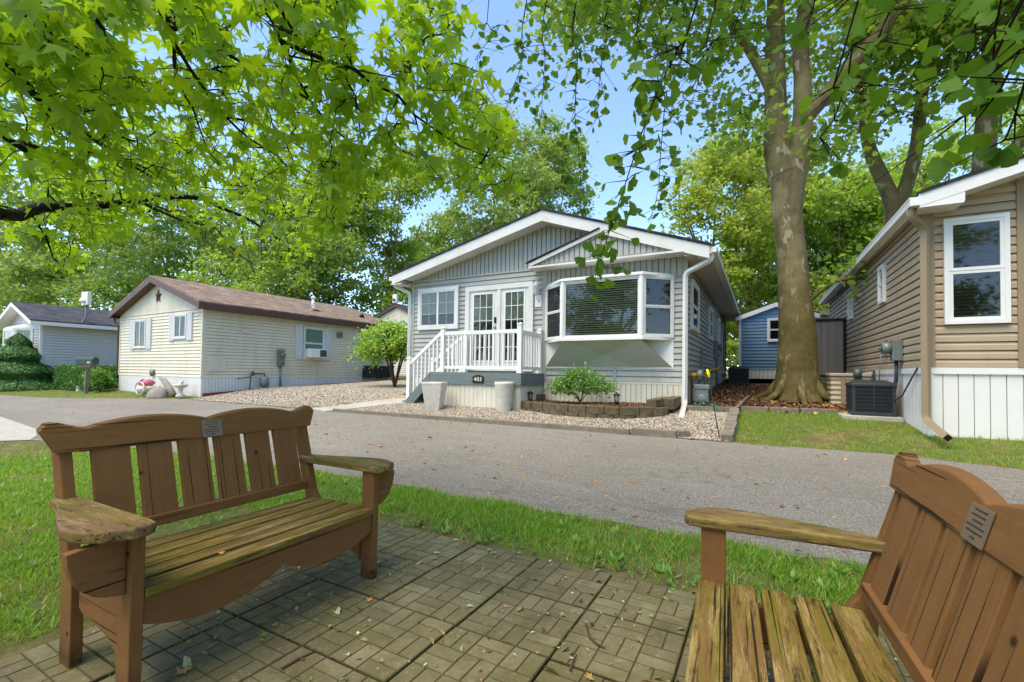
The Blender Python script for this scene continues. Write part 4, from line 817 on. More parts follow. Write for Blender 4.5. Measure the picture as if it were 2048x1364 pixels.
# ------------------------------------------------------------ far houses and sheds
def simple_house(name, label, cat, loc, rz, W_, L_, zb, z0, z1, pk, matw, roofm, fasc, skirt, over=.3, gable=None, side=1):
    h = root(name, label, cat, loc, rz); R = RM[h.name]; RM[h.name] = Matrix.Translation((0, 0, loc[2]))
    f = Wall((0, 0, 0), (1, 0, 0), (0, -1, 0)); s = Wall((0, 0, 0), (0, 1, 0), (1, 0, 0)); l = Wall((-W_, 0, 0), (0, 1, 0), (-1, 0, 0)); b = MB()
    clap(b, f, -W_, 0, z0, z1, .125, .022); clap(b, s, 0, L_, z0, z1, .125, .022); clap(b, l, 0, L_, z0, z1, .125, .022)
    for wl, u0, u1 in ((f, -W_, 0), (s, 0, L_), (l, 0, L_)): backwall(b, wl, u0, u1, zb, z1)
    wbox(b, Wall((0, L_, 0), (1, 0, 0), (0, 1, 0)), -W_, 0, zb, z1, -.1, 0)
    b.prism([(-W_, 0, z1), (0, 0, z1), (-W_ / 2, 0, pk - .1)], (0, .1, 0)); b.prism([(-W_, L_, z1), (0, L_, z1), (-W_ / 2, L_, pk - .1)], (0, -.1, 0)); b.build('siding', matw, h)
    if gable: b = MB(); boards(b, f, -W_, 0, z1 + .02, lambda u: z1 + (pk - .1 - z1) * (1 - abs(u + W_ / 2) / (W_ / 2)), .12, .01, .014); b.build('gable_boards', gable, h)
    else: b = MB(); [clap(b, f, -W_ + (za - z1) / (pk - z1) * W_ / 2 + .1, -(za - z1) / (pk - z1) * W_ / 2 - .1, za, za + .125, .125, .022) for za in np.arange(z1, pk - .35, .125)]; b.build('gable_siding', matw, h)
    b = MB(); b.box(-.06, -.03, z0, .03, .06, z1); b.build('corner_trim', fasc, h); b = MB(); b.box(-W_ - .03, -.03, z0, -W_ + .06, .06, z1); b.build('corner_trim', fasc, h)
    if skirt: b = MB(); [boards(b, wl, u0, u1, zb, z0, .14, .01, .012) for wl, u0, u1 in ((f, -W_, 0), (s, 0, L_))]; b.build('skirting', skirt, h)
    sl_p = (pk - z1) / (W_ / 2); xa, xb, ez = -W_ - over, over, z1 + .05 - sl_p * over + .06; pz = pk + .06; m = -W_ / 2
    b = MB(); roofslab(b, [(xa, -over, ez), (m, -over, pz), (m, L_ + .2, pz), (xa, L_ + .2, ez)], .05); roofslab(b, [(m, -over, pz), (xb, -over, ez), (xb, L_ + .2, ez), (m, L_ + .2, pz)], .05); b.build('roof', roofm, h)
    b = MB()
    for p, q in (((xa, ez), (m, pz)), ((m, pz), (xb, ez))):
        b.prism([(p[0], -over, p[1] - .003), (q[0], -over, q[1] - .003), (q[0], -over, q[1] - .17), (p[0], -over, p[1] - .17)], (0, .03, 0))
        b.prism([(p[0], -over + .031, p[1] - .13), (q[0], -over + .031, q[1] - .13), (q[0], -over + .031, q[1] - .118), (p[0], -over + .031, p[1] - .118)], (0, over - .031, 0))
    b.box(xb - .02, -over + .031, ez - .16, xb + .02, L_ + .2, ez - .004); b.box(xa - .02, -over + .031, ez - .16, xa + .02, L_ + .2, ez - .004); b.box(.03, -over + .031, ez - .15, xb - .021, L_, ez - .13); b.build('fascia', fasc, h)
    return h, f, s, R
def endh(h, R):
    RM[h.name] = R
    for c in h.children_recursive: RM[c.name] = R
h, f, s, R = simple_house('mobile_home', 'pale grey house with charcoal roof behind the clipped hedges', 'house', (-27.9, 7.55, .3), rad(-1.2), 4.6, 11, .1, 1.0, 3.2, 4.05, M['lav'], M['sh_dark'], M['white2'], M['skirtw'], .45)
b = MB()
q = [Vector((-3.3, 0, 0)), Vector((-2.8, -.5, 0)), Vector((-1.4, -.5, 0)), Vector((-.9, 0, 0))]
for i in range(3):
    u = q[i + 1] - q[i]; L = u.length; u.normalize(); window(h, Wall(q[i], u, (u.y, -u.x, 0)), 0, L, 1.35, 2.9, .07, 'h', 2, 2, ('curtain', M['blind']), .04, name='bay_window', base=.01, fm=M['white2'], cov=(1, .5))
b.prism([p + Vector((0, 0, 2.9)) for p in q], (0, 0, .06)); b.prism([p + Vector((0, 0, 1.28)) for p in q], (0, 0, .07))
b.add([p + Vector((0, 0, 2.96)) for p in q] + [Vector((-2.9, .0, 3.15)), Vector((-1.3, 0, 3.15))], [(0, 1, 4), (1, 2, 5, 4), (2, 3, 5)]); b.build('bay_surround', M['white2'], h)
b = MB(); b.tube([s.p(7.3, 1.2, .02), s.p(7.3, 1.2, .12)], .17, 14); wbox(b, s, 7.0, 7.6, .95, 1.5, .01, .03); b.build('dryer_vent', M['lav'], h)
endh(h, R)
dish = root('roof_antenna', 'white box antenna on a bent pole over the charcoal roof', 'antenna', R @ Vector((.2, 1.2, 3.0)))
b = MB(); b.tube([R @ Vector(v) for v in ((.3, 1.2, 2.75), (.3, 1.3, 3.0), (.3, 1.4, 3.2), (.3, 1.4, 3.95))], .035, 8); b.build('pole', M['gray'], dish)
b = MB(); c = R @ Vector((.3, 1.4, 4.05)); b.box(c.x - .33, c.y - .08, c.z - .3, c.x + .33, c.y + .08, c.z + .32); b.lathe((c.x + .05, c.y - .1, c.z - .12), [(.1, -.1), (.18, 0), (.12, .14), (.03, .2)], 10); b.build('panel', M['white2'], dish, bevel=.02)
h, f, s, R = simple_house('house', 'cream gabled house with white lower wall and pale blue door behind', 'house', (-16.2, 20.5, .6), rad(-1.2), 6.1, 9, .3, 1.0, 3.9, 5.15, M['white2'], M['sh_dark'], M['brown'], M['skirtw'], .15, gable=M['cream'])
b = MB(); wbox(b, f, -1.9, -1.1, .85, 2.8, 0, .04); wbox(b, f, -3.0, -.6, .5, .85, .0, .5, 1); b.build('door', [M['paledoor'], M['concrete']], h); endh(h, R)
an = root('roof_antenna', 'small white antenna box on the peak of the cream gabled house', 'antenna', R @ Vector((-3.4, .3, 4.5))); b = MB(); c = R @ Vector((-3.5, .3, 4.95)); b.box(c.x - .17, c.y - .08, c.z - .2, c.x + .17, c.y + .08, c.z + .33); b.build('panel', M['white2'], an, bevel=.02)
b = MB(); b.tube([c + Vector((0, -.1, 0)), c + Vector((0, -.2, .02))], .09, 10); b.tube([c + Vector((0, 0, -.5)), c], .04, 8); b.build('mount', M['gray'], an)
h, f, s, R = simple_house('house', 'distant brown roofed house at the far left behind the conifer', 'house', (-40.0, 11.0, .3), rad(-1.2), 5.5, 10, .1, 1.0, 2.8, 3.6, M['cream'], M['sh_brown'], M['brown'], M['skirtw'], .4); endh(h, R)
# blue shed
h, f, s, R = simple_house('garden_shed', 'blue sided garden shed with white trimmed gable behind the plane tree', 'shed', (1.72, 20.0, 1.2), 0, 2.5, 4, 1.1, 1.44, 3.45, 3.95, M['blue'], M['sh_dark'], M['white2'], M['skirtw'], .12)
window(h, f, -1.55, -.85, 2.52, 3.42, .07, 'h', 0, 0, None, .03, fm=M['white2']); endh(h, R)
h, f, s, R = simple_house('garden_shed', 'low brown roofed shed behind the grey resin shed', 'shed', (3.6, 21.5, 1.0), 0, 3.0, 4, .9, 1.4, 3.2, 3.75, M['tan'], M['sh_brown'], M['tan2'], None, .15); endh(h, R)
# grey resin shed on a timber platform
gs = root('storage_shed', 'grey resin storage shed with black frame on a timber platform', 'shed', (1.35, 15.5, .75)); GW_ = Wall((0, 15.5, 0), (1, 0, 0), (0, -1, 0))
b = MB(); boards(b, GW_, .6, 1.98, 1.26, 2.78, .17, .012, .015); b.box(.6, 15.5, 1.26, 1.98, 17, 2.78); b.build('wall', M['shedgray'], gs)
b = MB(); wbox(b, GW_, .55, 2.03, 2.78, 2.84, -1.5, .05); wbox(b, GW_, 1.98, 2.03, 1.22, 2.78, -1.5, .03); wbox(b, GW_, .55, 2.03, 1.2, 1.26, -1.5, .03); b.build('frame', M['black'], gs)
b = MB(); wbox(b, GW_, 1.30, 1.34, 2.0, 2.25, .015, .05); wbox(b, GW_, 1.24, 1.34, 2.3, 2.34, .015, .06); b.build('handle', M['black'], gs)
b = MB(); b.box(.5, 15.3, 1.02, 2.1, 17, 1.19)
for x in (.6, 1.45, 2.0): b.box(x - .05, 15.35, .6, x + .05, 15.45, 1.02)
b.build('platform', M['post'], gs)
# beige louvred box, big AC, far AC
bb = root('storage_box', 'beige ribbed resin box standing behind the large air conditioner', 'box', (1.65, 12.6, .55)); b = MB()
for k in range(6): z = .56 + k * .11; b.hexa([(1.35, 12.3, z), (2.05, 12.3, z), (2.05, 13.0, z), (1.35, 13.0, z), (1.33, 12.28, z + .055), (2.05, 12.28, z + .055), (2.05, 13, z + .055), (1.33, 13, z + .055)]); b.hexa([(1.33, 12.28, z + .055), (2.05, 12.28, z + .055), (2.05, 13, z + .055), (1.33, 13, z + .055), (1.35, 12.3, z + .109), (2.05, 12.3, z + .109), (2.05, 13, z + .109), (1.35, 13, z + .109)])
b.build('body', M['beige'], bb); b = MB(); b.box(1.31, 12.25, 1.221, 2.06, 13.02, 1.29); b.build('lid', M['beige'], bb, bevel=.015); b = MB(); b.box(1.52, 12.27, .56, 1.6, 12.2805, 1.2); b.build('corner_trim', M['tan2'], bb)
def ac_unit(name, label, x0, x1, y0, y1, z0, z1, nb):
    a = root(name, label, 'air conditioner', ((x0 + x1) / 2, (y0 + y1) / 2, z0)); cx, cy = (x0 + x1) / 2, (y0 + y1) / 2
    b = MB(); b.box(x0 + .02, y0 + .02, z0 + .05, x1 - .02, y1 - .02, z1 - .06); b.build('coil', M['black'], a)
    b = MB(); b.box(x0 - .01, y0 - .01, z0, x1 + .01, y1 + .01, z0 + .06)
    for x in (x0, x1 - .05):
        for y in (y0, y1 - .05): b.box(x, y, z0 + .06, x + .05, y + .05, z1 - .07)
    b.build('frame', M['dkgray'], a, bevel=.006)
    b = MB()
    n = 34
    for k in range(1, n): x = x0 + .05 + (x1 - x0 - .1) * k / n; b.box(x - .0025, y0, z0 + .06, x + .0025, y0 + .006, z1 - .07)
    for k in range(1, n): y = y0 + .05 + (y1 - y0 - .1) * k / n; b.box(x0, y - .0025, z0 + .06, x0 + .006, y + .0025, z1 - .07)
    for k in range(1, nb): z = z0 + .06 + (z1 - z0 - .13) * k / nb; b.box(x0 + .05, y0 - .006, z - .004, x1 - .05, y0 - .001, z + .004); b.box(x0 - .006, y0 + .05, z - .004, x0 - .001, y1 - .05, z + .004)
    b.box(cx - .008, y0 - .009, z0 + .06, cx + .008, y0 - .0065, z1 - .07); b.build('grille', M['dkgray'], a)
    b = MB(); pr = [(x0 - .015, y0 - .015), (x1 + .015, y0 - .015), (x1 + .015, y1 + .015), (x0 - .015, y1 + .015)]; b.add([(x, y, z1 - .07) for x, y in pr] + [(x, y, z1 - .025) for x, y in pr] + [(cx + (x - cx) * .62, cy + (y - cy) * .62, z1 + .03) for x, y in pr], [(0, 1, 5, 4), (1, 2, 6, 5), (2, 3, 7, 6), (3, 0, 4, 7), (4, 5, 9, 8), (5, 6, 10, 9), (6, 7, 11, 10), (7, 4, 8, 11), (8, 9, 10, 11)])
    b.build('top', M['dkgray'], a, bevel=.012); b = MB()
    for k in range(5): r_ = .08 + k * .05; b.tube([(cx + r_ * math.cos(t), cy + r_ * math.sin(t), z1 + .04) for t in np.linspace(0, 6.283, 20)], .004, 4)
    b.build('fan_guard', M['dkgray'], a); return a
ac_unit('air_conditioner', 'large charcoal air conditioning unit on the lawn beside the tan house', 1.41, 2.02, 10.05, 10.75, .53, 1.12, 7)
b = MB(); b.box(1.25, 9.95, .43, 2.1, 10.85, .528); tag(b.build('equipment_pad', M['concrete'], bevel=.01), 'flat concrete pad under the large charcoal air conditioner', 'pad')
pm = root('gas_meter', 'grey gas regulator with looped pipe beside the large air conditioner', 'gas meter', (1.75, 11.4, .55)); b = MB(); b.tube([(1.7, 11.4, .5), (1.7, 11.4, 1.32)], .035, 8); b.tube([(1.72, 11.4, 1.32), (1.95, 11.4, 1.34), (1.97, 11.4, .9)], .025, 8); b.build('pipes', M['pipe'], pm); b = MB(); b.tube([(1.62, 11.36, 1.28), (1.74, 11.36, 1.28)], .1, 12); b.lathe((1.7, 11.4, 1.1), [(.04, 0), (.07, .06), (.05, .14)], 10); b.build('regulator', M['pipe'], pm)
ac_unit('air_conditioner', 'small dark air conditioning unit in front of the blue shed', -1.08, -.42, 18.3, 18.95, .9, 1.5, 5)
# grey house side: gas meter, pipes, electric box
gm = root('gas_meter', 'grey gas meter with yellow pipe by the grey house corner', 'gas meter', (-1.15, 10.75, .5))
b = MB(); b.box(-1.27, 10.5, .62, -1.0, 10.72, .98); b.tube([(-1.135, 10.5, .7), (-1.135, 10.47, .7)], .09, 12); b.box(-1.29, 10.48, .9, -.98, 10.74, 1.0); b.build('meter_body', M['gray'], gm, bevel=.03)
b = MB(); b.tube([(-1.34, 10.55, .5), (-1.34, 10.55, 1.16), (-1.2, 10.55, 1.16), (-1.2, 10.6, 1.0)], .022, 8); b.tube([(-1.34, 10.55, .95), (-1.12, 10.55, 1.02)], .02, 8); b.tube([(-1.07, 10.6, 1.0), (-1.07, 10.6, 1.18), (-1.2, 10.6, 1.22)], .022, 8); b.build('pipes', M['pipe'], gm)
b = MB(); b.tube([(-1.22, 10.55, 1.22), (-1.12, 10.55, 1.22)], .1, 14); b.lathe((-1.17, 10.55, 1.1), [(.05, 0), (.06, .05), (.03, .1)], 10); b.build('regulator', M['gray'], gm)
b = MB(); b.tube([(-1.3, 10.5, 1.2), (-1.3, 13.6, 1.24), (-1.3, 13.7, 1.32), (-1.25, 15.9, 1.4), (-1.2, 16.3, 1.55)], .05, 8); b.build('yellow_pipe', M['yellow'], gm)
meter('electric_meter', 'grey electric meter box near the rear of the grey house side', 'electric meter', RW, 16.9, 1.95, None, .7)
b = MB(); b.box(-1.42, 12.9, 1.3, -1.37, 12.98, 1.9); tag(b.build('pipe_vent', M['gray']), 'short grey upright pipe on the grey house side wall', 'pipe')
mk = root('marker_stake', 'thin black marker stake with yellow flag tip in the gravel', 'marker', (-.6, 7.95, .2)); b = MB(); b.tube([(-.585, 7.93, .18), (-.8, 8.2, 1.3)], .008, 6); b.build('rod', M['black'], mk); b = MB(); b.tube([(-.775, 8.17, 1.17), (-.80, 8.2, 1.3)], .018, 6); b.add([(-.79, 8.18, 1.18), (-.75, 8.18, 1.17), (-.765, 8.19, 1.26), (-.795, 8.195, 1.27)], [(0, 1, 2, 3)]); b.build('flag', M['ftape'], mk)

# ------------------------------------------------------------ beds, edging, planters
rw = root('retaining_wall', 'low curved wall of mossy brown blocks round the mulch bed', 'garden wall', (-3.3, 8.8, .3))
def arcpts(n): 
    P = [Vector((x, y, 0)) for x, y in bedarc]; d = [0]
    for i in range(1, len(P)): d.append(d[-1] + (P[i] - P[i - 1]).length)
    return lambda t: Vector((np.interp(t, d, [p.x for p in P]), np.interp(t, d, [p.y for p in P]), 0)), d[-1]
fa, TL = arcpts(0); b = MB(); rr = random.Random(4)
for c in range(2):
    t = -.05 + (.16 if c else 0); zb = .24 if c == 0 else .405
    while t < TL:
        L = rr.uniform(.27, .4); p, q = fa(max(0, t + .005)), fa(min(TL, t + L - .005)); t += L
        if (q - p).length < .08: continue
        zb_ = max(zb, 0) ; d = (q - p).normalized(); nrm = Vector((d.y, -d.x, 0)); o = .02 * rr.random() + (0 if c else .012); dz = rr.uniform(-.006, .006); dep = .2
        h_ = .155 if c else .16; m = [p + nrm * o, q + nrm * o, q - nrm * dep + d * -.03, p - nrm * dep + d * .03]; bulge = nrm * rr.uniform(.012, .03); mid = (m[0] + m[1]) / 2
        z0_, z1_ = zb_, zb_ + h_ + dz
        v = [m[0], mid + bulge, m[1], m[2], m[3]]; b.add([x + Vector((0, 0, z0_)) for x in v] + [x + Vector((0, 0, z1_)) + (bulge * -.3 if i == 1 else Vector()) for i, x in enumerate(v)], [(5, 6, 7, 8, 9), (0, 1, 6, 5), (1, 2, 7, 6), (2, 3, 8, 7), (3, 4, 9, 8), (4, 0, 5, 9)])
b.build('blocks', M['stone'], rw, bevel=.012)
b = MB(); b.bar((-5.02, 9.45, .60), (-4.75, 10.28, .62), .16, .14); b.bar((-1.9, 9.12, .63), (-1.72, 9.75, .67), .2, .16); b.bar((-1.62, 9.4, .62), (-1.6, 10.2, .64), .2, .22); b.build('cap_blocks', M['stone'], rw, bevel=.015)
def edging(label, p, q, wd, ht, mat='edge', group=None, tilt=0):
    p, q = Vector(p), Vector(q); b = MB(); b.bar(p, q, wd, ht); o = b.build('edging_block', M[mat], bevel=.01); return tag(o, label, 'edging', group)
def ez(x, y, h=.04): return (x, y, zg(y) + h)
edging('long grey edging strip between the road and the river gravel', ez(-9.2, 7.70, .02), ez(-1.95, 7.70, .035), .075, .11)
edging('short grey edging block set next to the end of the long strip', ez(-1.92, 7.72, .05), ez(-1.2, 7.73, .05), .13, .13)
edging('small grey block tucked behind the short edging block', ez(-1.17, 7.78, .05), ez(-1.03, 7.86, .05), .12, .12)
for i, (y0, y1) in enumerate(((7.72, 8.2), (8.25, 8.7), (8.75, 9.15), (9.2, 9.6), (9.64, 9.92))):
    edging(['foremost grey edging block between the gravel and lawn', 'second grey edging block from the road along the lawn', 'third grey edging block from the road along the lawn', 'fourth grey edging block from the road along the lawn', 'rearmost grey edging block between gravel and lawn'][i], ez(-.47, y0, .05), ez(-.47 + .02 * (i % 2), y1, .05), .17, .13, 'edge', 'edging blocks between gravel and lawn')
edging('grey board across the gravel in front of the gas meter', ez(-1.35, 9.97, .05), ez(-.45, 10.0, .05), .06, .13)
edging('grey board running back along the mulch from the lawn corner', ez(-.45, 10.03, .06), ez(-.3, 12.6, .07), .06, .1)
for i, (x0, x1) in enumerate(((-.38, .1), (.13, .62), (.65, 1.25))):
    edging(['left grey edging stone between lawn and tree mulch', 'middle grey edging stone between lawn and tree mulch', 'right grey edging stone between lawn and tree mulch'][i], ez(x0, 10.4 + .12 * x0, .03), ez(x1, 10.4 + .12 * x1, .03), .12, .11, 'edge', 'edging stones between lawn and mulch')
def planter(label, x, y, rt, rb, h, sides, twist, z):
    o = root('planter', label, 'planter', (x, y, z)); b = MB(); pr = [(rb, 0), (rb * 1.06, h * .1), (rt * .97, h * .9), (rt, h * .93), (rt, h), (rt * .88, h), (rt * .84, h * .86)]
    vs = []; fs = []
    for r_, zz in pr:
        for k in range(sides):
            a = 2 * math.pi * (k + .5) / sides + twist; rr_ = r_ * (1 + random.uniform(-.012, .012)) / math.cos(math.pi / sides); vs.append((x + rr_ * math.cos(a), y + rr_ * math.sin(a), z + zz))
    for i in range(len(pr) - 1):
        for k in range(sides): fs.append((i * sides + k, i * sides + (k + 1) % sides, (i + 1) * sides + (k + 1) % sides, (i + 1) * sides + k))
    b.add(vs, fs, 0, sides > 8); b.build('pot', M['planter'], o, bevel=.012 if sides < 8 else 0)
    b = MB(); b.add([(x + rt * .84 * math.cos(2 * math.pi * k / 16), y + rt * .84 * math.sin(2 * math.pi * k / 16), z + h * .87) for k in range(16)], [tuple(range(16))]); b.build('soil', M['mulbase'], o)
planter('square tapered white stone planter in front of the deck stairs', -6.83, 8.62, .25, .16, .68, 4, .35, .27)
planter('rounded rough white planter at the right end of the deck', -5.05, 8.84, .215, .145, .66, 16, 0, .33)
def lantern(label, x, y, z):
    o = root('solar_lantern', label, 'lantern', (x, y, z)); b = MB(); b.tube([(x, y, z - .05), (x, y, z + .1)], .012, 6); b.lathe((x, y, z), [(.02, .06), (.05, .09), (.045, .11)], 8); b.build('stake', M['black'], o)
    b = MB(); b.lathe((x, y, z), [(.042, .11), (.05, .24)], 8); b.build('lens', M['glass'], o); b = MB(); b.lathe((x, y, z), [(.085, .24), (.06, .27), (.02, .29), (.005, .31)], 8)
    for k in range(4): t = k * math.pi / 2; b.bar((x + .045 * math.cos(t), y + .045 * math.sin(t), z + .1), (x + .052 * math.cos(t), y + .052 * math.sin(t), z + .25), .01, .01)
    b.build('cap', M['black'], o)
lantern('black solar lantern standing upright in the middle of the mulch bed', -2.62, 9.25, BEDZ); lantern('low black solar lantern at the deck end of the mulch bed', -4.72, 9.5, BEDZ - .04)

# ------------------------------------------------------------ verge things by the cream house
mb_ = root('mailbox', 'dark green mailbox with red emblem on a grey wooden post', 'mailbox', (-22.4, 7.35, .15)); mx, my = -22.4, 7.35
b = MB(); b.hexa([(mx - .05, my - .05, .1), (mx + .05, my - .05, .1), (mx + .05, my + .05, .1), (mx - .05, my + .05, .1), (mx - .0, my - .05, 1.18), (mx + .1, my - .05, 1.18), (mx + .1, my + .05, 1.18), (mx, my + .05, 1.18)]); b.build('post', M['post'], mb_)
b = MB(); ax = Vector((math.cos(.4), math.sin(.4), 0)); sd_ = Vector((-ax.y, ax.x, 0)); c0 = Vector((mx + .05, my, 1.28)); pr = [(-.13, 0), (.13, 0)] + [(.13 * math.cos(t), .16 + .13 * math.sin(t)) for t in np.linspace(0, math.pi, 9)]
b.prism([c0 - ax * .34 + sd_ * p + Vector((0, 0, q)) for p, q in pr], ax * .68); b.build('box', M['mailgreen'], mb_)
b = MB(); b.hexa([tuple(c0 + ax * u + sd_ * v + Vector((0, 0, zz))) for zz, e in ((-.1, .2), (-.005, .3)) for u, v in ((-e, -.1), (e, -.1), (e, .1), (-e, .1))]); b.build('bracket', M['post'], mb_)
b = MB(); e = c0 - sd_ * .135 + Vector((0, 0, .08))
for k in range(6): t = k * 1.05; b.prism([e + ax * (.06 * math.cos(t + s_) * (1.3 if s_ == 0 else .6)) + Vector((0, 0, .06 * math.sin(t + s_) * (1.2 if s_ == 0 else .6))) for s_ in (-.5, 0, .5)] + [e], sd_ * -.004)
b.build('emblem', M['red'], mb_); b = MB()
for k in range(3): b.prism([e + ax * (.13 + k * .05 + dx) + Vector((0, 0, dz)) for dx, dz in ((0, -.03), (.03, -.03), (.03, .03), (0, .03))], sd_ * -.004)
b.build('emblem_dots', M['white2'], mb_)
fp = root('flower_pot', 'white wheel shaped pot of pink flowers by the cream house skirting', 'flower pot', onB(-2.75, -.45, .25))
b = MB(); c = onB(-2.75, -.45, .25); b.lathe(c, [(.14, 0), (.26, .06), (.3, .2), (.27, .3), (.23, .28)], 14); b.tube([c + Vector((.33 * math.cos(t), -.2, .22 + .22 * math.sin(t))) for t in np.linspace(0, 6.28, 18)], .025, 6); b.build('pot', M['planter'], fp)
n = 240; d = norm(RNG.normal(size=(n, 3))); P = np.array(c) + np.array([0, 0, .4]) + d * np.array([.27, .25, .13]) * RNG.uniform(.6, 1, (n, 1)); X, Y, Z = frames(d, RNG); V, Fc = scatter(np.array([(-1, -.7, 0), (1, -.7, .1), (1, .7, 0), (-1, .7, .1)]), [(0, 1, 2, 3)], P, X, Y, Z, RNG.uniform(.03, .06, n)); npmesh('petals', V, Fc, M['pink'], fp)
tc = root('covered_planter', 'lumpy grey cloth covered shape lying on grass by the cream house', 'covered item', onB(-1.2, -.6, .22))
def blob(c, rx, ry, rz, seed, n=14, m=9):
    rg = random.Random(seed); vs = []; fs = []; ph = [rg.uniform(0, 6) for _ in range(4)]
    for i in range(m):
        v = i / (m - 1) * math.pi / 2
        for k in range(n):
            u = 2 * math.pi * k / n; r_ = 1 + .13 * math.sin(3 * u + ph[0]) * math.cos(v) + .08 * math.sin(5 * u + ph[1] + 4 * v); vs.append((c[0] + rx * r_ * math.cos(u) * math.cos(v), c[1] + ry * r_ * math.sin(u) * math.cos(v), c[2] + rz * math.sin(v) * (1 + .1 * math.sin(2 * u + ph[2]))))
    for i in range(m - 1):
        for k in range(n): fs.append((i * n + k, i * n + (k + 1) % n, (i + 1) * n + (k + 1) % n, (i + 1) * n + k))
    return vs, fs
b = MB(); c = onB(-1.45, -.6, .2); b.add(*blob(c, .36, .3, .36, 3), 0, True); b.build('cloth', M['tarp'], tc); b = MB(); b.tube([onB(-1.7, -.5, .86), onB(-1.5, -.45, .78), onB(-1.15, -.42, .5), onB(-.85, -.42, .3)], [.04, .08, .11, .09], 10); b.build('handle', M['tarp'], tc)
sb = root('garden_statue', 'small white bird bath ornament at the cream house corner', 'ornament', onB(-.45, -.4, .25)); b = MB(); b.lathe(onB(-.45, -.4, .24), [(.14, 0), (.13, .06), (.06, .12), (.07, .28), (.2, .36), (.22, .42), (.16, .4)], 12); b.build('bowl', M['planter'], sb)
b = MB(); c = onB(-.45, -.4, .62); b.add(*blob(c, .1, .07, .14, 5, 8, 6), 0, True); b.add(*blob(c + Vector((.08, 0, .1)), .05, .05, .08, 6, 8, 6), 0, True); b.build('bird', M['planter'], sb)
st_ = root('garden_statue', 'small white seated animal statue in front of the hedge gap', 'ornament', (-24.6, 7.95, .2)); b = MB(); c = Vector((-24.6, 7.95, .18)); b.add(*blob(c, .2, .18, .42, 7, 10, 7), 0, True); b.add(*blob(c + Vector((0, 0, .36)), .14, .13, .2, 8, 10, 7), 0, True); b.tube([c + Vector((-.08, 0, .5)), c + Vector((-.1, 0, .64))], [.05, .015], 6); b.tube([c + Vector((.08, 0, .5)), c + Vector((.1, 0, .64))], [.05, .015], 6); b.build('body', M['white2'], st_)

